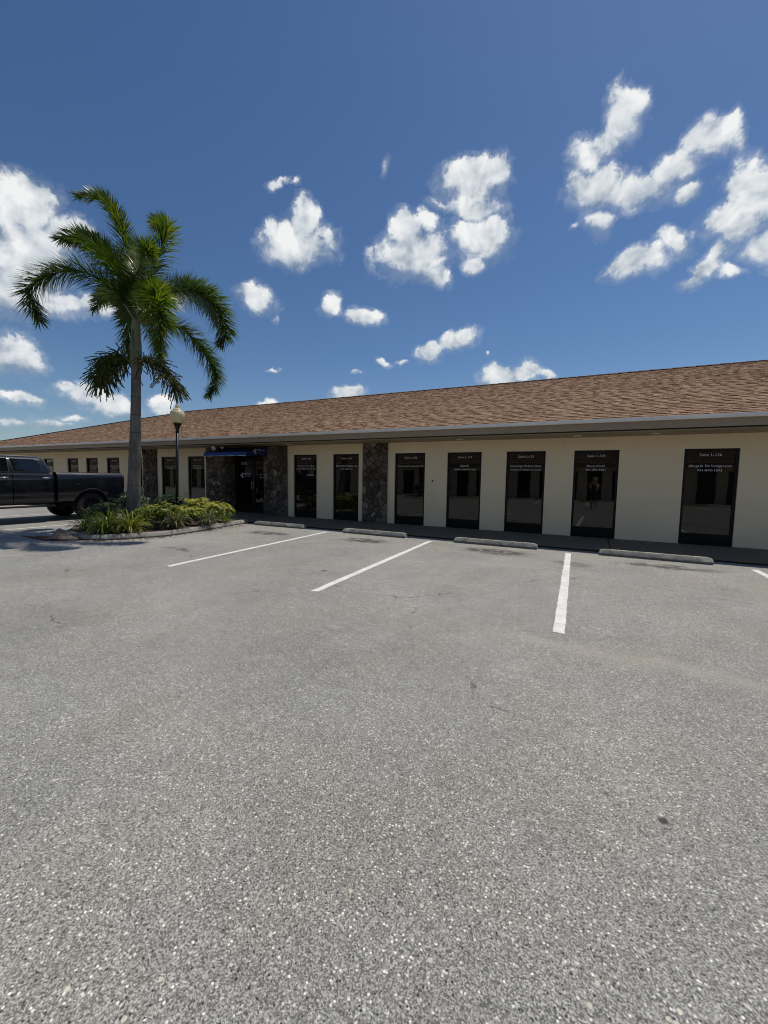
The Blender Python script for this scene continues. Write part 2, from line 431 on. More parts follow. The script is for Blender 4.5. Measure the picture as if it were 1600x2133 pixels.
MAT = {}
MAT['asphalt'] = asphalt_mat()
MAT['paint'] = paint_mat()
MAT['walk'] = concrete_mat('walk_concrete', (0.135, 0.112, 0.08), (0.19, 0.16, 0.118), dirtamt=0.35)
MAT['kerb'] = concrete_mat('kerb_concrete', (0.17, 0.163, 0.145), (0.30, 0.288, 0.258), dirtamt=0.7)
MAT['stop'] = concrete_mat('stop_concrete', (0.19, 0.182, 0.160), (0.36, 0.345, 0.305), dirtamt=0.9, bump=0.8)
MAT['stucco'] = stucco_mat()
MAT['shingle'] = tint_mat('asphalt_shingle', [(0.0, (0.085, 0.050, 0.032)), (0.25, (0.185, 0.114, 0.073)), (0.5, (0.262, 0.167, 0.109)), (0.75, (0.325, 0.215, 0.145)), (1.0, (0.41, 0.29, 0.205))], rough=0.95, spec=0.1, grain=0.30, gscale=70.0)
MAT['shingle_dark'] = tint_mat('darker_shingle', [(0.0, (0.04, 0.028, 0.021)), (0.5, (0.105, 0.076, 0.056)), (1.0, (0.18, 0.135, 0.10))], rough=0.95, spec=0.1)  # darker browns for the roof across the lot
MAT['deck'] = simple('roof_felt', (0.10, 0.062, 0.044), 0.95, var=0.4, vscale=8)
MAT['ridge'] = simple('ridge_shingle', (0.10, 0.065, 0.048), 0.95, var=0.3, vscale=9)
MAT['gutter'] = simple('gutter_aluminium', (0.80, 0.775, 0.735), 0.42, spec=0.4, var=0.10, vscale=2.0)
MAT['fascia'] = simple('taupe_trim_paint', (0.31, 0.235, 0.155), 0.6, var=0.10, vscale=3.0)
MAT['soffit'] = simple('soffit_paint', (0.36, 0.28, 0.18), 0.65, var=0.10, vscale=2.0)
MAT['frame'] = simple('bronze_frame', (0.006, 0.0055, 0.005), 0.45, spec=0.25)
MAT['glass'] = glass_mat('tinted_window_glass', 1.58)
MAT['vinyl'] = simple('white_vinyl_letters', (0.78, 0.78, 0.76), 0.5)
MAT['stone'] = tint_mat('field_stone', [(0.0, (0.070, 0.050, 0.035)), (0.35, (0.105, 0.079, 0.057)), (0.75, (0.140, 0.110, 0.082)), (0.94, (0.19, 0.158, 0.122)), (1.0, (0.32, 0.275, 0.22))], rough=0.9, spec=0.2, grain=0.5, gscale=14.0, bump=0.9, objrand=True)
MAT['mortar'] = simple('dark_mortar', (0.045, 0.038, 0.032), 0.95, bump=0.4, bscale=40)
MAT['awning'] = simple('shaded_awning_canvas', (0.003, 0.012, 0.075), 0.75, var=0.10, vscale=4, bump=0.15, bscale=120)  # shade on the awning top and sides put into a darker navy
MAT['valance'] = simple('lit_blue_valance', (0.006, 0.042, 0.19), 0.7, var=0.1, vscale=4)  # awning blue brightened, so the front edge looks lit by its colour
MAT['doorglass'] = glass_mat('dark_door_glass', 1.42)
MAT['white_metal'] = simple('white_painted_metal', (0.70, 0.69, 0.66), 0.45)
MAT['black_metal'] = simple('black_painted_metal', (0.008, 0.008, 0.008), 0.4, spec=0.4)
MAT['mulch'] = simple('bark_mulch', (0.055, 0.036, 0.025), 0.95, var=0.6, vscale=35, bump=1.0, bscale=50)
MAT['trunk'] = None
MAT['paint_grey'] = simple('dark_grey_car_paint', (0.0050, 0.0068, 0.0105), 0.35, metal=0.0, spec=0.1, coat=1.0)
MAT['paint_white'] = simple('white_car_paint', (0.75, 0.75, 0.74), 0.3, coat=1.0)
MAT['carglass'] = simple('dark_car_glass', (0.004, 0.005, 0.006), 0.03, spec=0.6, ior=1.6)
MAT['chrome'] = simple('chrome', (0.75, 0.75, 0.76), 0.12, metal=1.0)
MAT['rubber'] = simple('tyre_rubber', (0.014, 0.014, 0.014), 0.8, spec=0.3, var=0.3, vscale=20)
MAT['rim'] = simple('black_alloy', (0.012, 0.012, 0.013), 0.35, metal=0.5)
MAT['plastic'] = simple('black_plastic', (0.012, 0.012, 0.012), 0.6, spec=0.3)
MAT['red_lens'] = simple('red_lamp_lens', (0.20, 0.006, 0.008), 0.15, coat=0.6)
MAT['lamp_glass'] = None
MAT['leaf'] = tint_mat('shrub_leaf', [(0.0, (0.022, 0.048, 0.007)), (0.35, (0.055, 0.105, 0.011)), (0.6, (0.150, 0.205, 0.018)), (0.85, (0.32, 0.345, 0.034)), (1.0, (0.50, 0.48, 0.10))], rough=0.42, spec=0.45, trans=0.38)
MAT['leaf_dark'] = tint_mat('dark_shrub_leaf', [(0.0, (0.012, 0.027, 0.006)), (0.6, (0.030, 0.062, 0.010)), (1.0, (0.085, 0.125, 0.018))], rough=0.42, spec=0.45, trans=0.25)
MAT['blade'] = tint_mat('strap_leaf', [(0.0, (0.040, 0.075, 0.010)), (0.5, (0.125, 0.185, 0.020)), (0.9, (0.27, 0.31, 0.045)), (1.0, (0.42, 0.35, 0.14))], rough=0.45, spec=0.4, trans=0.4)
MAT['blade_grey'] = tint_mat('grey_strap_leaf', [(0.0, (0.045, 0.065, 0.030)), (0.5, (0.105, 0.130, 0.055)), (1.0, (0.26, 0.25, 0.13))], rough=0.45, spec=0.4, trans=0.25)
MAT['stem'] = simple('woody_stem', (0.09, 0.075, 0.045), 0.85, var=0.3)
MAT['frond'] = tint_mat('palm_leaflet', [(0.0, (0.024, 0.052, 0.009)), (0.5, (0.066, 0.124, 0.016)), (0.9, (0.15, 0.205, 0.024)), (1.0, (0.24, 0.25, 0.04))], rough=0.34, spec=0.5, trans=0.42)
MAT['flower'] = tint_mat('palm_flower_stalk', [(0.0, (0.035, 0.055, 0.014)), (0.6, (0.085, 0.105, 0.026)), (1.0, (0.20, 0.18, 0.06))], rough=0.6, spec=0.3, trans=0.2)
MAT['crownshaft'] = simple('crownshaft_green', (0.155, 0.165, 0.085), 0.5, var=0.25, vscale=2.5)

def trunk_mat():
    m, t, b = new_mat('palm_trunk_bark')
    pos = t.n('ShaderNodeTexCoord').outputs['Object']
    st = t.noise(t.vec('MULTIPLY', pos, (26.0, 26.0, 1.6)), 1.0, 5, 0.65).outputs['Fac']
    n = t.noise(pos, 2.2, 5, 0.6).outputs['Fac']
    c = t.ramp(t.math('ADD', t.math('MULTIPLY', st, 0.55), t.math('MULTIPLY', n, 0.45)), [(0.33, (0.085, 0.077, 0.066)), (0.52, (0.16, 0.147, 0.129)), (0.7, (0.24, 0.222, 0.197))])
    sz = t.n('ShaderNodeSeparateXYZ'); t.l(pos, sz.inputs[0])
    zz = t.math('MULTIPLY_ADD', n, 0.10, t.math('MULTIPLY', sz.outputs[2], 2.3))
    ring = t.smooth(t.math('ABSOLUTE', t.math('SUBTRACT', t.math('FRACT', zz), 0.5)), 0.035, 0.012)
    c = t.mix(t.math('MULTIPLY', ring, t.smooth(sz.outputs[2], 0.3, 3.0, 0.25, 0.8)), c, (0.045, 0.04, 0.034))
    t.l(c, b.inputs['Base Color'])
    b.inputs['Roughness'].default_value = 0.92
    b.inputs['Specular IOR Level'].default_value = 0.2
    bp = t.n('ShaderNodeBump'); bp.inputs['Strength'].default_value = 0.5; bp.inputs['Distance'].default_value = 0.01
    t.l(st, bp.inputs['Height']); t.l(bp.outputs[0], b.inputs['Normal'])
    return m
MAT['trunk'] = trunk_mat()
def lampglass_mat():
    m, t, b = new_mat('frosted_lamp_globe')
    b.inputs['Base Color'].default_value = (0.74, 0.70, 0.52, 1)
    b.inputs['Roughness'].default_value = 0.25
    tr = t.n('ShaderNodeBsdfTranslucent'); tr.inputs['Color'].default_value = (0.80, 0.76, 0.58, 1)
    mx = t.n('ShaderNodeMixShader'); mx.inputs[0].default_value = 0.45
    t.l(b.outputs[0], mx.inputs[1]); t.l(tr.outputs[0], mx.inputs[2])
    t.l(mx.outputs[0], m.node_tree.nodes['Material Output'].inputs['Surface'])
    return m
MAT['lamp_glass'] = lampglass_mat()

# ------------------------------------------------------------------ mesh helpers
class MB:
    def __init__(self):
        self.v = []; self.f = []; self.t = []; self.cur = None
    def add(self, vs, fs, tint=None):
        o = len(self.v)
        self.v += [tuple(p) for p in vs]
        self.f += [tuple(i + o for i in q) for q in fs]
        if tint is not None:
            self.t += [tint] * len(fs)
        return self
    def box(self, x0, x1, y0, y1, z0, z1, mat=None, tint=None):
        vs = [Vector((x, y, z)) for z in (z0, z1) for y in (y0, y1) for x in (x0, x1)]
        if mat is not None:
            vs = [mat @ p for p in vs]
        return self.add(vs, [(0, 2, 3, 1), (4, 5, 7, 6), (0, 1, 5, 4), (2, 6, 7, 3), (0, 4, 6, 2), (1, 3, 7, 5)], tint)
    def prism(self, poly, axis, a0, a1):
        """poly of 2D points in the plane across axis ('x': (y,z), 'y': (x,z), 'z': (x,y))"""
        def P(p, a):
            return {'x': (a, p[0], p[1]), 'y': (p[0], a, p[1]), 'z': (p[0], p[1], a)}[axis]
        n = len(poly)
        vs = [P(p, a0) for p in poly] + [P(p, a1) for p in poly]
        fs = [tuple(range(n))[::-1], tuple(range(n, 2 * n))]
        fs += [(i, (i + 1) % n, n + (i + 1) % n, n + i) for i in range(n)]
        return self.add(vs, fs)
    def tube(self, path, rad, n=8, cap=True):
        path = [Vector(p) for p in path]
        if not hasattr(rad, '__len__'):
            rad = [rad] * len(path)
        vs = []; fs = []
        prev = None
        for i, p in enumerate(path):
            d = (path[min(i + 1, len(path) - 1)] - path[max(i - 1, 0)]).normalized()
            if prev is None:
                a = d.orthogonal().normalized()
            else:
                a = (prev - d * prev.dot(d))
                a = a.normalized() if a.length > 1e-6 else d.orthogonal().normalized()
            prev = a
            b = d.cross(a)
            for k in range(n):
                q = 2 * pi * k / n
                vs.append(p + (a * cos(q) + b * sin(q)) * rad[i])
        for i in range(len(path) - 1):
            for k in range(n):
                fs.append((i * n + k, i * n + (k + 1) % n, (i + 1) * n + (k + 1) % n, (i + 1) * n + k))
        if cap:
            fs.append(tuple(range(n))[::-1]); m = (len(path) - 1) * n
            fs.append(tuple(range(m, m + n)))
        return self.add(vs, fs)
    def lathe(self, prof, n=24, mat=None, cap=True):
        vs = []; fs = []
        for r, z in prof:
            for k in range(n):
                q = 2 * pi * k / n
                p = Vector((r * cos(q), r * sin(q), z))
                vs.append(mat @ p if mat is not None else p)
        for i in range(len(prof) - 1):
            for k in range(n):
                fs.append((i * n + k, i * n + (k + 1) % n, (i + 1) * n + (k + 1) % n, (i + 1) * n + k))
        if cap:
            fs.append(tuple(range(n))[::-1]); m = (len(prof) - 1) * n
            fs.append(tuple(range(m, m + n)))
        return self.add(vs, fs)
    def loft(self, rings, close=True, cap=True):
        n = len(rings[0]); vs = [p for r in rings for p in r]; fs = []
        for i in range(len(rings) - 1):
            for k in range(n if close else n - 1):
                fs.append((i * n + k, i * n + (k + 1) % n, (i + 1) * n + (k + 1) % n, (i + 1) * n + k))
        if cap:
            fs.append(tuple(range(n))[::-1]); m = (len(rings) - 1) * n
            fs.append(tuple(range(m, m + n)))
        return self.add(vs, fs)
    def mesh(self, name, mat, smooth=False):
        me = bpy.data.meshes.new(name)
        me.from_pydata(self.v, [], self.f)
        if mat is not None:
            me.materials.append(mat)
        if self.t:
            at = me.attributes.new('tint', 'FLOAT', 'FACE')
            at.data.foreach_set('value', self.t)
        if smooth:
            me.polygons.foreach_set('use_smooth', [True] * len(me.polygons))
        me.update()
        return me
    def build(self, name, mat, parent=None, smooth=False, bevel=0.0, seg=2, loc=None):
        return link(name, self.mesh(name, mat, smooth), parent, bevel, seg, loc)

def link(name, me, parent=None, bevel=0.0, seg=2, loc=None):
    o = bpy.data.objects.new(name, me)
    COL.objects.link(o)
    if parent is not None:
        o.parent = parent
    if loc is not None:
        o.location = loc
    if bevel:
        b = o.modifiers.new('bevel', 'BEVEL'); b.width = bevel; b.segments = seg; b.limit_method = 'ANGLE'; b.angle_limit = radians(40)
    return o

def smooth_angle(o, deg=35):
    me = o.data
    me.polygons.foreach_set('use_smooth', [True] * len(me.polygons))
    me.set_sharp_from_angle(angle=radians(deg))
    return o

def empty(name, loc=(0, 0, 0), rz=0.0):
    o = bpy.data.objects.new(name, None)
    COL.objects.link(o); o.location = loc; o.rotation_euler = (0, 0, rz); o.empty_display_size = 0.3
    return o

def tag(o, label=None, cat=None, group=None, kind=None):
    if label: o['label'] = label
    if cat: o['category'] = cat
    if group: o['group'] = group
    if kind: o['kind'] = kind
    return o

def copy_tree(o, parent=None):
    c = o.copy(); COL.objects.link(c); c.parent = parent
    for ch in list(o.children):
        copy_tree(ch, c)
    return c

# ------------------------------------------------------------------ lettering
def text_mesh(lines, serif=True):
    """lines: (text, centre x, baseline z, width). Flat vinyl letters in the x-z plane, facing -y."""
    mb = MB()
    for s, cx, z, width in lines:
        cu = bpy.data.curves.new('lettering', 'FONT')
        cu.body = s; cu.size = 1.0; cu.resolution_u = 2
        cu.space_character = 1.08
        ob = bpy.data.objects.new('lettering_source', cu)
        COL.objects.link(ob)
        me = ob.to_mesh()
        vs = [(v.co.x, v.co.y) for v in me.vertices]
        fs = [tuple(p.vertices) for p in me.polygons]
        if serif:
            cnt = {}
            for f in fs:
                for a, b in zip(f, f[1:] + f[:1]):
                    k = (min(a, b), max(a, b)); cnt[k] = cnt.get(k, 0) + 1
            extra = []
            ymean = {}
            for (a, b), c in cnt.items():
                if c != 1: continue
                (xa, ya), (xb, yb) = vs[a], vs[b]
                w = abs(xa - xb)
                if abs(ya - yb) < 1e-3 and 0.06 < w < 0.16:
                    lo = ya < 0.3
                    extra.append((min(xa, xb) - 0.06, max(xa, xb) + 0.06, ya, ya + (0.05 if lo else -0.05)))
            for x0, x1, y0, y1 in extra:
                i = len(vs); vs += [(x0, min(y0, y1)), (x1, min(y0, y1)), (x1, max(y0, y1)), (x0, max(y0, y1))]
                fs.append((i, i + 1, i + 2, i + 3))
        ob.to_mesh_clear()
        bpy.data.objects.remove(ob); bpy.data.curves.remove(cu)
        if not vs: continue
        x0 = min(v[0] for v in vs); x1 = max(v[0] for v in vs)
        k = width / (x1 - x0)
        mb.add([(cx + (x - (x0 + x1) / 2) * k, 0.0, z + y * k) for x, y in vs], fs)
    return mb

# ------------------------------------------------------------------ ground
g = MB()
ext = 900.0
g.add([(-ext, -ext, 0), (ext, -ext, 0), (ext, ext, 0), (-ext, ext, 0)], [(0, 1, 2, 3)])
lot = g.build('parking_lot', MAT['asphalt'])
tag(lot, kind='structure')

def stripe(x0, y0, x1, y1, w, label, seed):
    rnd = random.Random(seed)
    mb = MB(); n = 46
    vs = []; fs = []
    d = Vector((x1 - x0, y1 - y0)).normalized(); nrm = Vector((-d.y, d.x))
    for i in range(n + 1):
        t = i / n
        p = Vector((x0 + (x1 - x0) * t, y0 + (y1 - y0) * t))
        a = p + nrm * (w / 2 + rnd.uniform(-.006, .004)); b = p - nrm * (w / 2 + rnd.uniform(-.006, .004))
        e = rnd.uniform(-.02, .02) if i in (0, n) else 0
        vs += [(a.x + d.x * e, a.y + d.y * e, 0.004), (b.x - d.x * e, b.y - d.y * e, 0.004)]
        if i:
            k = 2 * i; fs.append((k - 2, k, k + 1, k - 1))
    mb.add(vs, fs)
    o = mb.build('painted_line', MAT['paint'], lot)
    o['label'] = label
    return o
stripe(-0.325, 8.89, -0.197, 4.12, .105, 'white painted bay line running straight towards the viewer, third from the planted island', 1)
stripe(-3.249, 8.87, -3.043, 4.14, .105, 'white painted bay line between the second and third wheel stops from the island', 2)
stripe(-6.165, 8.93, -5.88, 4.16, .105, 'white painted bay line nearest the planted island', 3)
stripe(2.533, 8.85, 2.60, 4.1, .105, 'white painted bay line cut off by the right edge of the photo', 4)
for k, x in enumerate((-17.5, -14.6, -6.0, -3.05, -0.1, 2.85, 5.8, 8.7)):
    stripe(x, -4.1, x - .05, -8.8, .105, 'white painted bay line on the opposite side, seen in the window reflections', 10 + k)
stripe(-13.1, 8.9, -13.05, 4.3, .105, 'white painted bay line beside the dark pickup truck', 30)
stripe(-17.2, 8.9, -17.1, 4.3, .105, 'white painted bay line beyond the dark pickup truck', 31)

# ------------------------------------------------------------------ sidewalk slabs
WALK = 0.064
YW = 11.278                       # wall face
YE = 9.373                        # walk edge
sw = MB().box(-34, 15, YE + .022, YW + .6, -.05, .040).build('sidewalk', MAT['mortar'])  # dark base set back under the slabs, coloured as their shadow line
tag(sw, kind='structure')
slab_me = MB().box(-1.463, 1.463, 0, YW - YE - .004, .030, WALK).mesh('slab', MAT['walk'])
x = 0.437 - 2.94 * 11 - 1.47
while x < 14:
    o = link('slab', slab_me, sw, bevel=.008, loc=(x, YE, 0)); x += 2.94
MB().box(-12.37, -10.50, YW + .003, YW + .47, 0, WALK - .004).build('entry_slab', MAT['walk'], sw)
sw2 = MB().box(-76, 15, -11.6, -9.1, -.05, WALK).build('sidewalk', MAT['walk'])
tag(sw2, kind='structure')

# ------------------------------------------------------------------ buildings
SOF = 2.512
WTOP = 2.196
WW = 0.975

def clip_poly(poly, nx, ny, c):
    out = []
    for (ax, ay), (bx, by) in zip(poly, poly[1:] + poly[:1]):
        da = ax * nx + ay * ny - c; db = bx * nx + by * ny - c
        if da <= 0: out.append((ax, ay))
        if da * db < 0:
            t = da / (da - db); out.append((ax + (bx - ax) * t, ay + (by - ay) * t))
    return out

def stone_cells(w, h, seed, size=0.18):
    rnd = random.Random(seed)
    pts = []
    ny = max(3, int(h / size)); 
    for j in range(ny):
        nx = max(2, int(round(w / size * rnd.uniform(.75, 1.15))))
        for i in range(nx):
            pts.append(((i + .5 + rnd.uniform(-.42, .42)) * w / nx, (j + .5 + rnd.uniform(-.48, .48)) * h / ny))
    cells = []
    for i, (px, py) in enumerate(pts):
        poly = [(0, 0), (w, 0), (w, h), (0, h)]
        for j, (qx, qy) in enumerate(pts):
            if i == j: continue
            dx, dy = qx - px, qy - py; L = math.hypot(dx, dy)
            if L > .9: continue
            poly = clip_poly(poly, dx / L, dy / L, (px * dx + py * dy) / L + L / 2 - 0.009)
            if len(poly) < 3: break
        if len(poly) >= 3:
            cells.append((poly, (px, py)))
    return cells

def stone_column(root, x0, x1, y_face, z0, z1, seed, label, side=None):
    """y_face = mortar face; stones stand proud of it towards -y"""
    core = MB().box(x0 + .012, x1 + (.0015 if side else -.012), y_face, y_face + .10, z0, z1)
    if side is not None:
        core.box(x1 + .002, x1 + .022, y_face + .004, side - .07, z0, z1 - .004)
    col = core.build('stone_column', MAT['mortar'], root)
    col['label'] = label
    rnd = random.Random(seed * 7 + 1)
    def make(poly, P, D):
        # outward direction D, P maps 2D to 3D at depth d
        cx = sum(p[0] for p in poly) / len(poly); cy = sum(p[1] for p in poly) / len(poly)
        d = rnd.uniform(.022, .058); tilt = (rnd.uniform(-.05, .05), rnd.uniform(-.05, .05))
        n = len(poly); k = rnd.uniform(.80, .90)
        rough = [(p[0] + rnd.uniform(-.004, .004), p[1] + rnd.uniform(-.004, .004)) for p in poly]
        vs = [P(p[0], p[1], -.004) for p in rough]
        vs += [P(p[0], p[1], d * .6) for p in rough]
        vs += [P(cx + (p[0] - cx) * k, cy + (p[1] - cy) * k, max(.01, d + (p[0] - cx) * tilt[0] + (p[1] - cy) * tilt[1])) for p in rough]
        fs = [(i, (i + 1) % n, n + (i + 1) % n, n + i) for i in range(n)] + [(n + i, n + (i + 1) % n, 2 * n + (i + 1) % n, 2 * n + i) for i in range(n)] + [tuple(range(2 * n, 3 * n))]
        MB().add(vs, fs).build('stone', MAT['stone'], col)
    for poly, _ in stone_cells(x1 - x0, z1 - z0, seed):
        make(poly, lambda a, b, d: (x0 + a, y_face - d, z0 + b), None)
    if side is not None:
        for poly, _ in stone_cells(side - y_face - .085, z1 - z0 - .01, seed + 50):
            make([(p[0], p[1]) for p in poly][::-1], lambda a, b, d: (x1 + .022 + d * .7, y_face + .01 + a, z0 + b), None)
    return col

def make_window(root, x0, lines, label=None, bottom=0.24):
    """full height bronze window in the opening x0..x0+WW"""
    x1 = x0 + WW
    f = MB(); y0, y1 = .045, .115; fw = .052
    zb = WALK + .004
    f.box(x0, x0 + fw, y0, y1, zb, WTOP); f.box(x1 - fw, x1, y0, y1, zb, WTOP)
    f.box(x0 + fw, x1 - fw, y0, y1, WTOP - fw, WTOP)
    f.box(x0 + fw, x1 - fw, y0, y1, zb, zb + fw)
    f.box(x0 + fw, x1 - fw, y0, y1, zb + bottom - .05, zb + bottom)
    w = f.build('window', MAT['frame'], root)
    if label: w['label'] = label
    MB().box(x0 + fw, x1 - fw, y0 + .025, y1 - .012, zb + fw, zb + bottom - .05).build('kick_panel', MAT['frame'], w)
    MB().box(x0 + fw - .006, x1 - fw + .006, y0 + .028, y0 + .036, zb + bottom - .006, WTOP - fw + .006).build('pane', MAT['glass'], w)
    if lines:
        cx = (x0 + x1) / 2
        mb = text_mesh([(s, cx + dx, z, wd) for s, dx, z, wd in lines])
        mb.build('lettering', MAT['vinyl'], w, loc=(0, y0 + .024, 0))
    return w

def build_office(name, loc, rz, xl, xr, xal, xar, windows, door, columns, detail=True, seed=1):
    """wall face at local y=0 looking to -y; roof ridge at y=4.107"""
    root = empty(name, loc, rz)
    EY, EZ, RY, RZ = -1.055, 2.778, 4.107, 4.907
    wl, wr = xl + 1.1, xr - 1.1
    # wall with openings and reveals
    ops = sorted([(x0, x0 + WW, WTOP, .13) for x0, *_ in windows] + ([(door[0], door[1], 2.44, .47)] if door else []))
    mb = MB(); x = wl; Z0 = 0.0
    for a, b, zt, dp in ops:
        mb.add([(x, 0, Z0), (a, 0, Z0), (a, 0, SOF), (x, 0, SOF)], [(0, 1, 2, 3)])
        mb.add([(a, 0, zt), (b, 0, zt), (b, 0, SOF), (a, 0, SOF)], [(0, 1, 2, 3)])
        mb.add([(a, 0, Z0), (a, dp, Z0), (a, dp, zt), (a, 0, zt)], [(0, 1, 2, 3)])
        mb.add([(b, 0, Z0), (b, dp, Z0), (b, dp, zt), (b, 0, zt)], [(3, 2, 1, 0)])
        mb.add([(a, 0, zt), (b, 0, zt), (b, dp, zt), (a, dp, zt)], [(3, 2, 1, 0)])
        x = b
    mb.add([(x, 0, Z0), (wr, 0, Z0), (wr, 0, SOF), (x, 0, SOF)], [(0, 1, 2, 3)])
    YB = 2 * RY - 0.0
    mb.add([(wl, 0, Z0), (wl, 0, SOF), (wl, YB, SOF), (wl, YB, Z0)], [(0, 1, 2, 3)])
    mb.add([(wr, 0, Z0), (wr, YB, Z0), (wr, YB, SOF), (wr, 0, SOF)], [(0, 1, 2, 3)])
    mb.add([(wl, YB, Z0), (wl, YB, SOF), (wr, YB, SOF), (wr, YB, Z0)], [(0, 1, 2, 3)])
    mb.build('wall', MAT['stucco'], root)
    # roof
    YR = 2 * RY - EY
    rf = MB()
    A, B, C_, D = (xl, EY, EZ), (xr, EY, EZ), (xr, YR, EZ), (xl, YR, EZ)
    E_, F_ = (xal, RY, RZ), (xar, RY, RZ)
    rf.add([A, B, C_, D, E_, F_], [(0, 1, 5, 4), (1, 2, 5), (2, 3, 4, 5), (3, 0, 4)])
    rf.add([(xl, EY, EZ - .02), (xr, EY, EZ - .02), (xr, YR, EZ - .02), (xl, YR, EZ - .02)], [(3, 2, 1, 0)])
    roof = rf.build('roof', MAT['deck'], root)
    # shingle tabs, front slope: every tab is a thin slab
    rnd = random.Random(seed)
    sm = MB()
    sl = Vector((0, RY - EY, RZ - EZ)); Ls = sl.length; sl.normalize(); nr = Vector((0, -sl.z, sl.y))
    expo = 0.138
    rows = int(Ls / expo)
    for r in range(rows + 1):
        s0 = r * expo - .02
        t = max(0.0, min(1.0, s0 / Ls))
        xa = xl + (xal - xl) * t; xb = xr + (xar - xr) * t
        x = xa - rnd.uniform(0, .2)
        if not detail: xa2 = xa
        band = rnd.uniform(-.06, .06)
        last = 0.5
        while x < xb:
            w = rnd.choice((.065, .085, .105, .13, .16)) * rnd.uniform(.85, 1.15)
            if not detail: w *= 3
            a = max(x, xa); b = min(x + w - .003, xb); x += w
            if b - a < .02: continue
            thick = rnd.choice((.007, .007, .015, .017))
            tint = min(1, max(0, rnd.gauss(.53 + (.06 if thick > .01 else -.07), .15) + band))
            s1 = min(s0 + expo + .012, Ls)
            base = Vector((0, EY, EZ))
            lo = base + sl * s0; hi = base + sl * s1
            cut = rnd.uniform(-.006, .006)
            lo = lo + sl * cut
            p = [(a, *(lo + nr * .001).yz), (b, *(lo + nr * .001).yz), (b, *(lo + nr * (thick + .004)).yz), (a, *(lo + nr * (thick + .004)).yz), (b, *(hi + nr * .003).yz), (a, *(hi + nr * .003).yz)]
            sm.add(p, [(0, 1, 2, 3), (3, 2, 4, 5), (0, 3, 5), (1, 4, 2)], tint)
    so_ = sm.build('shingles', MAT['shingle' if detail else 'shingle_dark'], roof)
    so_['kind'] = 'stuff'
    rc = MB()
    x = xal
    while x < xar - .05:
        w = .30
        hgt = .028 + rnd.uniform(0, .006)
        for s in (-1, 1):
            rc.add([(x, RY, RZ + hgt), (x + w, RY, RZ + hgt - .012), (x + w, RY + s * .13, RZ - .055 + hgt), (x, RY + s * .13, RZ - .043 + hgt)], [(0, 1, 2, 3) if s < 0 else (3, 2, 1, 0)])
            rc.add([(x, RY, RZ), (x, RY, RZ + hgt), (x, RY + s * .13, RZ - .043 + hgt), (x, RY + s * .13, RZ - .06)], [(0, 1, 2, 3)])
        x += w - .01
    rc.build('ridge_cap', MAT['ridge'], roof)
    for Pa, Pb in ((A, E_), (B, F_)):
        hp = MB(); Pa = Vector(Pa); Pb = Vector(Pb); n = 46
        dv = (Pb - Pa) / n
        sd = Vector((dv.y, -dv.x, 0)).normalized() * .12
        for i in range(n):
            q0 = Pa + dv * i; q1 = Pa + dv * (i + 1.05)
            for s in (-1, 1):
                hp.add([q0 + Vector((0, 0, .04)), q1 + Vector((0, 0, .028)), q1 + sd * s + Vector((0, 0, -.002)), q0 + sd * s + Vector((0, 0, .010))], [(0, 1, 2, 3)])
                hp.add([q0, q0 + Vector((0, 0, .04)), q0 + sd * s + Vector((0, 0, .010)), q0 + sd * s + Vector((0, 0, -.02))], [(0, 1, 2, 3)])
        hp.build('hip_cap', MAT['ridge'], roof)
    # gutter, fascia, soffit
    prof = [(EY - .085, EZ + .012), (EY - .10, EZ + .010), (EY - .098, EZ - .035), (EY - .080, EZ - .066), (EY - .012, EZ - .066), (EY - .012, EZ - .02), (EY - .085, EZ - .02)]
    MB().prism(prof, 'x', xl, xr).build('gutter', MAT['gutter' if detail else 'fascia'], root)
    MB().prism([(EY - .012, EZ - .064), (EY - .012, EZ - .225), (EY + .02, EZ - .225), (EY + .02, EZ - .030), (EY - .010, EZ - .030)], 'x', xl + .01, xr - .01).build('fascia', MAT['fascia'], root)
    for xe in (xl + .02, xr - .05):
        MB().box(xe, xe + .03, EY + .03, YR - .03, EZ - .22, EZ - .03).build('end_fascia', MAT['fascia'], root)
    MB().prism([(EY + .022, EZ - .200), (EY + .022, EZ - .222), (EY + .06, EZ - .222), (EY + .06, EZ - .200)], 'x', xl + .06, xr - .06).build('soffit_trim', MAT['fascia'], root)
    sf = MB().box(xl + .06, xr - .06, EY + .03, YR - .05, SOF + .02, SOF + .03).build('soffit', MAT['mortar'] if detail else MAT['soffit'], root)
    if detail:
        bm_ = MB().box(-.1505, .1505, EY + .062, .55, SOF, SOF + .017).mesh('soffit_board', MAT['soffit'])
        x = xl + .25
        while x < xr - .2:
            link('soffit_board', bm_, sf, loc=(x, 0, 0)); x += .305
    for x0, lines, *lab in windows:
        make_window(root, x0, lines, lab[0] if lab else None)
    for i, (c0, c1, lab, side) in enumerate(columns):
        if detail:
            stone_column(root, c0, c1, -.035, WALK + .002, SOF - .003, seed * 10 + i, lab, side)
        else:
            MB().box(c0, c1, -.08, -.004, WALK, SOF - .003).build('stone_column', MAT['stone'], root)
    return root

def T(suite, *rest):
    out = [(suite, 0.0, 2.035, .39)]
    z = 1.795
    for s, w in rest:
        out.append((s, 0.0, z, w)); z -= .096
    return out

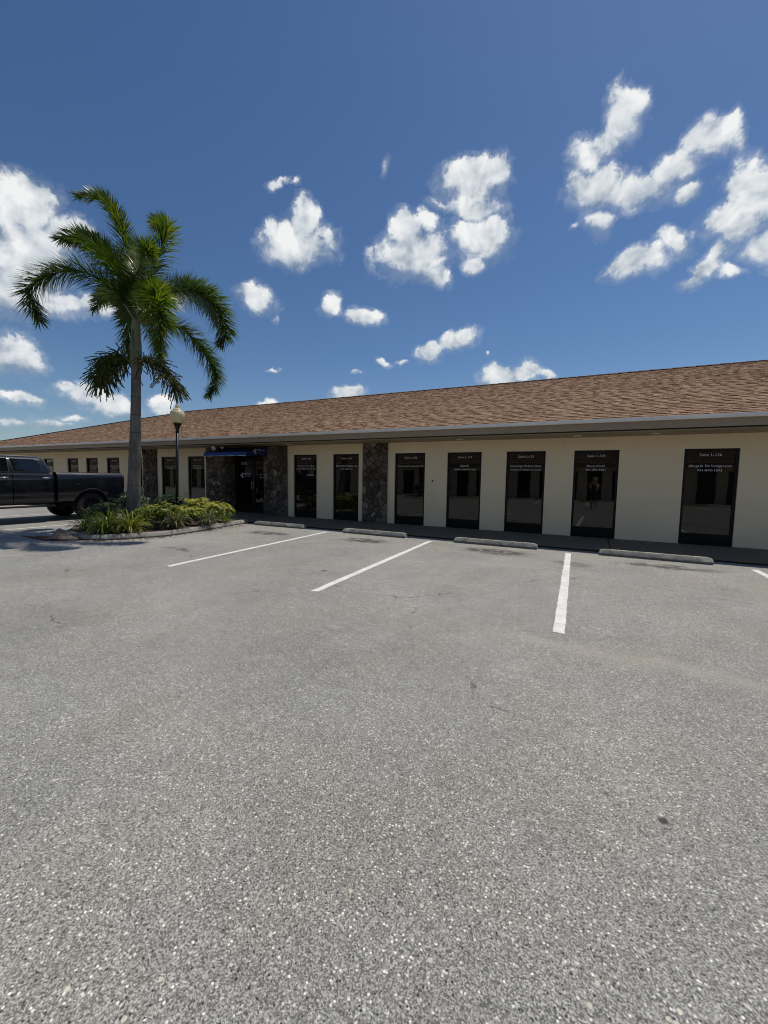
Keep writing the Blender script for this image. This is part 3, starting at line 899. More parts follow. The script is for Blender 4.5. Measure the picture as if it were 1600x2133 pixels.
wins = [
    (-28.6, None, 'black window farthest along the wall, hidden behind the truck cab'),
    (-27.0, None, 'black window hidden behind the front of the pickup cab'),
    (-25.70, None, 'black window just showing behind the rear of the pickup cab'),
    (-23.43, T('Suite L-110', ('Wellness Spa', .62), ('941-555-0192', .42)), 'black window with white lettering above the front of the pickup bed'),
    (-21.78, T('Suite L-112', ('Service Group', .62), ('941-623-4404', .42)), 'black window with white lettering above the middle of the pickup bed'),
    (-20.10, T('Suite L-116', ('Solar Solutions 1', .66), ('941-235-4371', .44)), 'black window with white lettering above the tail of the pickup bed'),
    (-18.47, T('Suite L-118', ('Marine Legal', .66), ('941-627-1125', .42)), 'black window half hidden behind the palm trunk'),
    (-16.20, T('Suite L-15', ('Custom Counseling Center', .72), ('941-456-8445', .42)), 'black lettered window behind the lamp post'),
    (-14.56, T('Suite L-121', ('Rick Donovan', .50), ('941-485-1792', .46)), 'black lettered window left of the entrance, under the awning tip'),
    (-9.18, T('Suite L-102', ('Prominent Title Agency', .77), ('Joseph Palacio 941-205-3561', .82)), 'window lettered Suite L-102, just right of the entrance'),
    (-7.556, T('Suite L-124', ('Beach Real Estate, Inc.', .82), ('941-706-1122', .42)), 'window lettered Beach Real Estate, left of the stone column'),
    (-5.32, T('Suite L-108', ('Green Coach Counseling, LLC', .84)), 'window lettered Green Coach Counseling, right of the stone column'),
    (-3.67, T('Suite L-119', ('EstaVal', .24), ('www.estaval.com', .63)), 'window lettered EstaVal with a web address'),
    (-2.033, T('Suite L-125', ('Concierge Medical Clinic', .78), ('Wellness & Weight Loss Center', .78)), 'window lettered Concierge Medical Clinic'),
    (-.394, T('Suite L-103', ('Direct Detail', .39), ('941-251-9601', .43)), 'window lettered Direct Detail that mirrors the photographer'),
    (1.847, T('Suite L-126', ('Abogada De Inmigracion', .78), ('941-893-1693', .44)), 'window lettered Abogada De Inmigracion, farthest right'),
    (4.3, None, 'window beyond the right edge of the photo'),
]
cols = [(-17.35, -16.46, 'narrow stone column between the palm trunk and the lamp post', None),
        (-13.44, -12.39, 'stone column on the left of the entrance', .46),
        (-10.48, -9.43, 'stone column on the right of the entrance', None),
        (-6.41, -5.55, 'stone column between the Beach Real Estate and Green Coach windows', None)]
office = build_office('office_building', (0, YW, 0), 0.0, -33.35, 14.0, -19.4, 8.0, wins, (-12.39, -10.48), cols, True, 3)
tag(office, 'long single-storey cream office building with brown shingle roof and tall black windows', 'building')

# entrance: recessed pair of dark glass doors
def entrance(root):
    y = .40
    ent = MB()
    x0, x1, zb, zt = -12.388, -10.482, WALK + .002, 2.438
    ent.box(x0, x0 + .07, y, y + .068, zb, zt); ent.box(x1 - .07, x1, y, y + .068, zb, zt)
    ent.box(x0 + .07, x1 - .07, y, y + .068, zt - .09, zt); ent.box(x0 + .07, x1 - .07, y, y + .068, 2.10, 2.17)
    fr = ent.build('entrance_frame', MAT['frame'], root)
    fr['label'] = 'dark recessed double glass entrance under the blue awning'
    MB().box(x0 + .07, x1 - .07, y + .02, y + .03, 2.165, zt - .085).build('transom_pane', MAT['doorglass'], fr)
    xm = (x0 + x1) / 2
    for a, b in ((x0 + .072, xm - .003), (xm + .003, x1 - .072)):
        d = MB(); s = .085
        d.box(a, a + s, y + .008, y + .052, zb + .006, 2.097); d.box(b - s, b, y + .008, y + .052, zb + .006, 2.097)
        d.box(a + s, b - s, y + .008, y + .052, 2.097 - s, 2.097); d.box(a + s, b - s, y + .008, y + .052, zb + .006, zb + .25)
        dd = d.build('door', MAT['frame'], root)
        dd['label'] = 'left leaf of the entrance doors' if a < xm - .2 else 'right leaf of the entrance doors'
        MB().box(a + s - .004, b - s + .004, y + .026, y + .034, zb + .245, 2.097 - s + .004).build('pane', MAT['doorglass'], dd)
        hx = b - .045 if a < xm - .2 else a + .045
        MB().tube([(hx, y - .045, .95), (hx, y - .045, 1.25)], .012, 8).tube([(hx, y - .045, 1.0), (hx, y + .012, 1.0)], .008, 6).tube([(hx, y - .045, 1.2), (hx, y + .012, 1.2)], .008, 6).build('door_handle', MAT['chrome'], dd)
        if a < xm - .2:
            cx = (a + b) / 2 - .02
            t = text_mesh([('SUITE L', cx, 1.88, .32)], False)
            t.v = [(p[0], p[1], 1.88 + (p[2] - 1.88) * 1.35) for p in t.v]
            t2 = text_mesh([('PREMIER', cx + .13, 1.50, .36), ('office suites', cx + .15, 1.425, .30)], False)
            t.add(t2.v, t2.f)
            for qx, qz in ((-.17, 1.465), (-.105, 1.525), (-.10, 1.415)):
                disc(t, cx + qx, 0, qz, .034, .048)
            t.build('lettering', MAT['vinyl'], dd, loc=(0, y + .022, 0))
        else:
            cx = (a + b) / 2
            t = MB()
            for sx in (-1, 1):
                for sz in (-1, 1):
                    ox, oz = cx + sx * .075, 1.455 + sz * .048
                    t.add([(ox - sx * .035, 0, oz + sz * .03), (ox + sx * .03, 0, oz + sz * .025), (ox + sx * .0, 0, oz - sz * .035)], [(0, 1, 2)])
            t3 = text_mesh([('open', cx - .06, 1.32, .09), ('close', cx + .08, 1.32, .09)], False)
            t.build('lettering', MAT['vinyl'], dd, loc=(0, y + .022, 0))
def disc(mb, cx, y, cz, rx, rz, n=14):
    mb.add([(cx + rx * cos(2 * pi * k / n), y, cz + rz * sin(2 * pi * k / n)) for k in range(n)], [tuple(range(n))])
entrance(office)

# blue awning (a part of the building)
def awning(root):
    x0, x1, yf, yb = -12.33, -10.28, -1.078, -.09
    zv0, zv1, zt = 2.12, 2.235, 2.50
    a = MB()
    th = .006
    a.add([(x0, yf, zv1), (x1, yf, zv1), (x1, yb, zt), (x0, yb, zt)], [(0, 1, 2, 3)])
    a.add([(x0, yf + th, zv1 - th), (x1, yf + th, zv1 - th), (x1, yb, zt - th), (x0, yb, zt - th)], [(3, 2, 1, 0)])
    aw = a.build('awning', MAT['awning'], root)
    aw['label'] = 'royal blue canvas awning with white logo over the entrance'
    v = MB()
    n = 20
    vs = []
    for i in range(n + 1):
        x = x0 + (x1 - x0) * i / n
        vs += [(x, yf - .004 - .004 * sin(i * 1.3), zv0 + .002 * sin(i * 2.1)), (x, yf, zv1)]
    v.add(vs, [(2 * i, 2 * i + 2, 2 * i + 3, 2 * i + 1) for i in range(n)])
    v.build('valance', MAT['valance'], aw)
    MB().add([(x0, yf, zv0 - .004), (x1, yf, zv0 - .004), (x1, yf - .008, zv0 + .012), (x0, yf - .008, zv0 + .012)], [(0, 1, 2, 3)]).build('valance_trim', MAT['white_metal'], aw)
    for x in (x0, x1):
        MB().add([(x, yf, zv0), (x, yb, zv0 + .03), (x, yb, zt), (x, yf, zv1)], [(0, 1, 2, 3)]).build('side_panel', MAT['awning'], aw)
    t = text_mesh([('PREMIER', 0.17, .02, .36), ('office suites', .18, -.055, .28)], False)
    for qx, qz in ((-.17, .0), (-.105, .055), (-.10, -.055)):
        disc(t, qx, 0, qz, .034, .044)
    # on the right-hand side panel, read from the right
    t.v = [(x1 + .004, -.55 + p[0] * 1.0, 2.285 + p[2]) for p in t.v]
    t.build('logo', simple('awning_print', (.55, .56, .60), .7), aw)
    fr = MB()
    for x in (x0 + .02, x1 - .02):
        fr.tube([(x, yf + .02, zv0 + .02), (x, yb, zv0 + .05)], .012, 6).tube([(x, yf + .02, zv1 - .02), (x, yb, zt - .02)], .012, 6)
    fr.tube([(x0 + .02, yf + .02, zv0 + .02), (x1 - .02, yf + .02, zv0 + .02)], .012, 6)
    fr.build('awning_frame', MAT['black_metal'], aw)
awning(office)

# small fittings under the eaves
for (x, lab) in ((-9.0, 'round downlight set in the soffit by the entrance'), (-3.18, 'round downlight in the soffit over the EstaVal window'), (-.33, 'round downlight in the soffit over the Direct Detail window'), (1.23, 'round downlight in the soffit between the two right-hand windows'), (-15.5, 'round downlight in the soffit left of the entrance')):
    o = MB().lathe([(.09, SOF - .012), (.095, SOF - .004), (.095, SOF - .001)], 20).lathe([(.06, SOF - .013), (.06, SOF - .010)], 16).build('downlight', MAT['white_metal'], office, loc=(x, -.48, 0))
    o['label'] = lab
fl = MB().box(-.06, .06, -.04, .04, SOF - .03, SOF - .002).tube([(0, 0, SOF - .03), (-.16, -.05, SOF - .05)], .012, 6).tube([(0, 0, SOF - .03), (.2, -.03, SOF - .05)], .012, 6).build('flood_light', MAT['black_metal'], office, loc=(-11.95, -.68, 0))
fl['label'] = 'twin-headed flood light on the soffit above the awning'
for dx, s in ((-.2, 1.25), (.21, .8)):
    mt = Matrix.Translation((dx, -.07, SOF - .075)) @ Matrix.Rotation(radians(115), 4, 'X') @ Matrix.Rotation(radians(-15 * dx * 5), 4, 'Y') @ Matrix.Scale(s, 4)
    MB().lathe([(.018, -.07), (.035, -.06), (.062, .03), (.066, .05), (.055, .055), (.02, .058)], 16, mt).build('lamp_head', MAT['white_metal'], fl, smooth=True)
o = MB().box(-4.112, -4.084, -.016, -.002, 1.352, 1.408).build('door_bell_plate', MAT['plastic'], office)
o['label'] = 'tiny dark plate on the wall between two windows'
# brackets and end joints on the gutter
for x in (-12.55, -10.0, -6.6, -2.0, 3.2, 7.5, -16.0, -20.0, -24.0):
    MB().box(x - .007, x + .007, -1.1590, -1.1545, 2.722, 2.786).build('gutter_joint', MAT['white_metal'], office)

# twin building across the lot, seen in the window reflections
wins2 = [(.25 - .4875 + 1.64 * k, None) for k in (-41, -40, -38, -37, -35, -34, -32, -31, -29, -28, -26, -25, -23, -22, -20, -19, -17, -16, -14, -13, -11, -9, -8, -6, -5, -3, -2, -1, 0, 1, 2, 4, 5)]
wins2 = [(-x0 - WW, None) for x0, _ in wins2]
twin = build_office('office_building', (0, -11.0, 0), pi, -16.0, 75.0, -10.5, 69.0, wins2, None, [(-7.2, -6.3, '', None), (5.9, 6.8, '', None), (12.5, 13.5, '', None)], False, 9)
tag(twin, 'matching cream office building across the lot, seen only reflected in the windows', 'building')

# ------------------------------------------------------------------ wheel stops
def wheel_stop(x0, y0, rz, label, seed, group='concrete wheel stops', L=1.79, detail=True):
    rnd = random.Random(seed)
    mb = MB(); n = 22
    rings = []
    for i in range(n + 1):
        x = L * i / n
        k = 1.0
        e = .02 if i in (0, n) else 0
        j = lambda a=.003: rnd.uniform(-a, a)
        prof = [(.028, 0), (.026, .032), (.0, .036), (.002, .052), (.050, .116 - e), (.110, .120 - e), (.135, .095 - e), (.146, .03), (.15, 0)]
        rings.append([(x + (-1 if i == n else 1) * e * .5 * (q[1] > .08), q[0] + j(), q[1] + (j(.002) if q[1] > 0 else 0)) for q in prof])
    mb.loft(rings)
    o = mb.build('wheel_stop', MAT['stop'], loc=(x0, y0, 0.0))
    smooth_angle(o, 30)
    o.rotation_euler = (0, 0, rz)
    tag(o, label, 'wheel stop', group)
    if detail:
        for k in (.3, L - .3):
            MB().lathe([(.014, .112), (.014, .1205), (.010, .122)], 8).build('pin_head', MAT['stem'], o, loc=(k, .074, 0))
    return o
wheel_stop(.22, 8.975, -.010, 'concrete wheel stop nearest the right edge, before the wide blank wall', 1)
wheel_stop(-2.72, 8.995, -.012, 'concrete wheel stop in front of the EstaVal and Concierge windows', 2)
wheel_stop(-5.73, 9.015, -.012, 'sunlit concrete wheel stop in front of the second stone column', 3)
wheel_stop(-8.85, 9.06, .012, 'shaded concrete wheel stop next to the planted island', 4)
wheel_stop(-16.2, 9.08, .0, 'concrete wheel stop behind the dark pickup truck', 5)
for k, x in enumerate((-5.4, -2.4, .55, 3.5, 6.5)):
    wheel_stop(x, -9.05, 0, 'concrete wheel stop across the lot, seen only in the window reflections', 20 + k, 'wheel stops across the lot', detail=False)

# ------------------------------------------------------------------ planted islands
def catmull(pts, n=10, closed=False):
    pts = [Vector(p) for p in pts]; out = []
    m = len(pts)
    rng = range(m if closed else m - 1)
    for i in rng:
        g_ = lambda k: pts[k % m] if closed else pts[max(0, min(m - 1, k))]
        p0, p1, p2, p3 = g_(i - 1), g_(i), g_(i + 1), g_(i + 2)
        for j in range(n):
            t = j / n
            out.append(.5 * ((2 * p1) + (p2 - p0) * t + (2 * p0 - 5 * p1 + 4 * p2 - p3) * t * t + (3 * p1 - p0 - 3 * p2 + p3) * t ** 3))
    if not closed: out.append(pts[-1])
    return out

def island(outer, cuts, label, seed, segnames=True):
    """outer: kerb line on the asphalt side, anticlockwise seen from above when inside is to the left"""
    rnd = random.Random(seed)
    path = catmull([(p[0], p[1], 0) for p in outer], 10)
    arc = [0.0]
    for a, b in zip(path, path[1:]): arc.append(arc[-1] + (b - a).length)
    tot = arc[-1]
    cen = sum(path, Vector()) / len(path)
    root = empty('island_kerb', (cen.x, cen.y, 0))
    tag(root, label, 'kerb')
    def at(s):
        s = max(0, min(tot, s))
        for i in range(len(arc) - 1):
            if arc[i + 1] >= s: break
        t = (s - arc[i]) / max(1e-9, arc[i + 1] - arc[i])
        p = path[i].lerp(path[i + 1], t)
        d = (path[min(i + 2, len(path) - 1)] - path[max(i - 1, 0)]).normalized()
        nn = Vector((-d.y, d.x, 0))
        if (cen - p).dot(nn) < 0: nn = -nn
        return p, nn
    edges = [0.0] + [c for c in cuts if c < tot] + [tot]
    prof = [(.02, 0), (.018, .025), (0, .03), (.006, .055), (.05, .105), (.10, .118), (.17, .112), (.19, .0)]
    for s0, s1 in zip(edges, edges[1:]):
        n = max(3, int((s1 - s0) / .12)); rings = []
        sink = rnd.uniform(-.006, .004); sh = rnd.uniform(-.01, .01)
        for i in range(n + 1):
            s = s0 + .007 + (s1 - s0 - .014) * i / n
            p, nn = at(s)
            rings.append([tuple(p + nn * (q[0] + sh + rnd.uniform(-.002, .002)) - cen.xy.to_3d() + Vector((0, 0, q[1] + (sink + rnd.uniform(-.002, .002) if q[1] > .04 else 0)))) for q in prof])
        o = MB().loft(rings).build('kerb_segment', MAT['kerb'], root)
        smooth_angle(o, 32)
    # mulch
    inner = [at(tot * i / 60)[0] + at(tot * i / 60)[1] * .17 for i in range(61)]
    c2 = sum(inner, Vector()) / len(inner)
    vs = []; fs = []; R_ = 9
    for k in range(R_ + 1):
        for p in inner:
            q = c2.lerp(p, k / R_)
            vs.append((q.x, q.y, .085 + .05 * (1 - (k / R_) ** 2) + rnd.uniform(-.012, .012)))
    m = len(inner)
    for k in range(R_):
        for i in range(m - 1):
            fs.append((k * m + i, k * m + i + 1, (k + 1) * m + i + 1, (k + 1) * m + i))
        fs.append((k * m + m - 1, k * m, (k + 1) * m, (k + 1) * m + m - 1))
    o = MB().add(vs, fs).build('mulch_bed', MAT['mulch'], smooth=True)
    tag(o, kind='structure')
    return root
island([(-9.33, 9.33), (-9.16, 8.4), (-9.00, 7.65), (-8.84, 6.75), (-8.86, 6.15), (-9.16, 5.45), (-9.49, 5.06), (-10.1, 4.90), (-10.75, 5.03), (-11.35, 5.45), (-11.75, 6.3), (-11.85, 7.6), (-11.9, 9.33)],
       [1.66, 3.02, 4.4, 5.9, 7.3, 8.8, 10.2], 'weathered concrete kerb round the palm tree bed', 5)
island([(-9.3, -9.0), (-9.2, -7.3), (-9.3, -6.0), (-10.0, -5.2), (-11.3, -5.0), (-12.4, -5.5), (-12.8, -6.5), (-12.9, -9.0)], [1.6, 3.2, 4.8, 6.4, 8.0], 'kerb of the planted island across the lot, seen only reflected', 6)

# fallen mulch and leaf litter along the kerb
def litter():
    rnd = random.Random(77); mb = MB()
    for k in range(330):
        t = rnd.random()
        p = Vector((-8.86, 5.9)).lerp(Vector((-9.1, 8.9)), t) if k % 2 else Vector((-8.9, 6.1)).lerp(Vector((-9.6, 4.95)), t)
        p += Vector((abs(rnd.gauss(0, .18)), -abs(rnd.gauss(0, .10)) if not k % 2 else 0)); L = rnd.uniform(.008, .03); a = rnd.uniform(0, pi)
        M_ = Matrix.Translation((p.x, p.y, .004)) @ Matrix.Rotation(a, 4, 'Z') @ Matrix.Rotation(rnd.uniform(-.3, .3), 4, 'Y')
        mb.box(-L, L, -L * .3, L * .3, 0, .004, M_, rnd.random())
    o = mb.build('leaf_litter', tint_mat('litter', [(0, (.05, .032, .022)), (.6, (.15, .09, .055)), (1, (.30, .17, .12))]))
    tag(o, 'brown leaf and bark litter scattered beside the kerb', 'litter', kind='stuff')
litter()

# ------------------------------------------------------------------ plants
def leaf_faces(mb, base, d, up, L, w, tint, fold=.25, droop=.25):
    """a folded, drooping leaf of four faces"""
    d = d.normalized(); s = d.cross(up)
    s = s.normalized() if s.length > 1e-4 else d.orthogonal().normalized()
    n = s.cross(d)
    m1 = base + d * L * .5 + n * L * .02
    tip = base + d * L - Vector((0, 0, L * droop))
    a = base + d * L * .42 + s * w * .5 + n * w * fold; b = base + d * L * .42 - s * w * .5 + n * w * fold
    mb.add([base, a, m1, b, tip], [(0, 1, 2), (0, 2, 3), (1, 4, 2), (2, 4, 3)], tint)

def shrub(loc, rx, ry, h, n, mat, label, seed, bright=.5, group=None, whorl=6, leafL=.085):
    rnd = random.Random(seed)
    root = empty('leafy_shrub', loc)
    tag(root, label, 'shrub', group)
    stems = MB(); leaves = MB()
    lobes = [(rnd.uniform(-.5, .5) * rx, rnd.uniform(-.5, .5) * ry, rnd.uniform(.45, .72) * h, rnd.uniform(.34, .55)) for _ in range(9)]
    lobes.append((0, 0, h * .72, .5))
    tips = []
    for k in range(n):
        lx, ly, lz, lr = rnd.choice(lobes)
        th = rnd.uniform(0, 2 * pi); cz = rnd.uniform(-.55, 1)
        r = rnd.random() ** .33
        sz = sqrt(1 - cz * cz)
        p = Vector((lx + cos(th) * sz * rx * lr * r * 1.15, ly + sin(th) * sz * ry * lr * r * 1.15, lz + cz * h * .30 * r))
        if p.z < .04: p.z = .04 + rnd.random() * .1
        tips.append((p, r, Vector((cos(th) * sz, sin(th) * sz, cz))))
    for k in range(14):
        p = rnd.choice(tips)[0]
        b = Vector((rnd.uniform(-.15, .15) * rx, rnd.uniform(-.15, .15) * ry, 0))
        stems.tube([b, b.lerp(p, .5) + Vector((0, 0, .05)), p], [.012, .009, .004], 5)
    for p, r, out in tips:
        up = (out + Vector((0, 0, 1.1))).normalized()
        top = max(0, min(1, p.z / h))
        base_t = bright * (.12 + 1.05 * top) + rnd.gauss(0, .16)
        a0 = rnd.uniform(0, 2 * pi)
        a = up.orthogonal().normalized(); b = up.cross(a)
        nl = rnd.randint(whorl - 1, whorl + 1)
        for q in range(nl):
            th = a0 + 2 * pi * q / nl + rnd.uniform(-.2, .2)
            d = a * cos(th) + b * sin(th) + up * rnd.uniform(.15, .55)
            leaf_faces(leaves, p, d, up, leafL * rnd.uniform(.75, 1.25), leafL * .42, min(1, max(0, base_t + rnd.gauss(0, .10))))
    stems.build('stems', MAT['stem'], root)
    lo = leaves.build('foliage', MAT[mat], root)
    lo['kind'] = 'stuff'
    return root

def strap_plant(loc, n, L, mat, label, seed, spread=1.0, w=.026, bright=.5, group=None):
    rnd = random.Random(seed)
    root = empty('strap_leaf_plant', loc)
    tag(root, label, 'plant', group)
    mb = MB()
    for k in range(n):
        th = rnd.uniform(0, 2 * pi); lean = rnd.uniform(.08, 1.0) * spread
        l = L * rnd.uniform(.55, 1.15)
        d = Vector((cos(th), sin(th), 0)); s = Vector((-sin(th), cos(th), 0))
        p = d * rnd.uniform(0, .07) + s * rnd.uniform(-.05, .05)
        el = pi / 2 - lean * .75; seg = 7; ww = w * rnd.uniform(.75, 1.2)
        bend = (.13 + .32 * lean) * rnd.uniform(.7, 1.3)
        tint = min(1, max(0, rnd.gauss(bright, .2)))
        prevs = None
        tw = rnd.uniform(-.4, .4)
        for i in range(seg + 1):
            f = i / seg
            wid = ww * (.55 + .9 * f) if f < .4 else ww * .91 * (1 - ((f - .4) / .6) ** 1.6) + .0015
            sd = (s * cos(tw * f) + Vector((0, 0, 1)) * sin(tw * f) * .6) * wid * .5
            pr = (p - sd, p + Vector((0, 0, -wid * .22)), p + sd)
            if prevs:
                mb.add([*prevs, *pr], [(0, 1, 4, 3), (1, 2, 5, 4)], tint)
            prevs = pr
            p = p + (d * cos(el) + Vector((0, 0, 1)) * sin(el)) * l / seg
            el -= bend * (.6 + f)
            if p.z < .015: p.z = .015
    o = mb.build('blades', MAT[mat], root)
    o['kind'] = 'stuff'
    MB().lathe([(.05, 0), (.045, .05), (.02, .10)], 9).build('crown_base', MAT['stem'], root)
    return root

Z = .105
strap_plant((-9.80, 5.42, Z), 170, .64, 'blade', 'bright strap-leaved clump spilling over the kerb at the tip of the palm bed', 1, 1.05, bright=.68)
strap_plant((-9.45, 5.78, Z), 150, .62, 'blade', 'bright strap-leaved clump overhanging the kerb in front of the palm trunk', 2, 1.05, bright=.72)
strap_plant((-10.20, 5.72, Z), 150, .68, 'blade', 'upright strap-leaved clump behind the tip of the palm bed', 3, .85, bright=.58)
strap_plant((-9.95, 6.05, Z), 130, .66, 'blade', 'upright strap-leaved clump at the foot of the palm trunk', 4, .75, bright=.58)
strap_plant((-10.65, 5.45, Z), 110, .62, 'blade', 'strap-leaved clump leaning over the end of the kerb beside the fallen palm sheath', 5, 1.05, bright=.42)
strap_plant((-9.24, 6.72, Z), 120, .66, 'blade_grey', 'greyish arching strap-leaved plant in the middle of the kerb front', 6, .95, w=.030)
strap_plant((-9.10, 7.62, Z), 110, .56, 'blade_grey', 'small pale strap-leaved plant before the right-hand shrubs', 7, .9, bright=.6)
strap_plant((-9.30, 8.35, Z), 50, .40, 'blade', 'low yellow-green tuft beneath the shrub by the entrance', 8, .8, bright=.6)
strap_plant((-10.45, 8.95, Z), 45, .85, 'blade_grey', 'thin spiky tuft standing above the shrubs before the left entrance column', 9, .45, w=.016)
shrub((-9.52, 6.32, Z), 0.43, 0.39, 0.62, 264, 'leaf', 'glossy yellow-green shrub just right of the palm trunk', 11, .72)
shrub((-10.0, 7.05, Z), 0.46, 0.43, 0.65, 264, 'leaf', 'leafy shrub at the foot of the lamp post', 12, .70)
shrub((-9.55, 7.35, Z), 0.39, 0.43, 0.52, 264, 'leaf', 'low bright shrub between the two arching strap plants', 13, .80)
shrub((-10.25, 8.25, Z), 0.48, 0.39, 0.69, 272, 'leaf', 'tall bright shrub in front of the window left of the entrance', 14, .90)
shrub((-9.66, 8.30, Z), 0.46, 0.48, 0.59, 336, 'leaf', 'wide yellow-green shrub closest to the entrance', 15, .88)
shrub((-10.95, 6.05, Z), .55, .50, .62, 260, 'leaf_dark', 'dark green shrub at the left rim of the bed before the truck wheel', 16, .42)
shrub((-11.15, 6.9, Z), .60, .60, .86, 320, 'leaf_dark', 'tallest dark green shrub behind the palm trunk before the truck tail', 17, .45)
shrub((-11.05, 8.0, Z), .65, .60, .80, 300, 'leaf_dark', 'dark green shrub hidden behind the lamp post', 18, .4)
for k, (x, y) in enumerate(((-10.2, -6.2), (-11.4, -6.0), (-10.8, -7.0), (-12.0, -7.3), (-10.1, -8.0))):
    shrub((x, y, Z), .75, .7, 1.0, 220, 'leaf_dark', 'dark shrub on the island across the lot, seen only reflected', 30 + k, .5, 'shrubs across the lot')

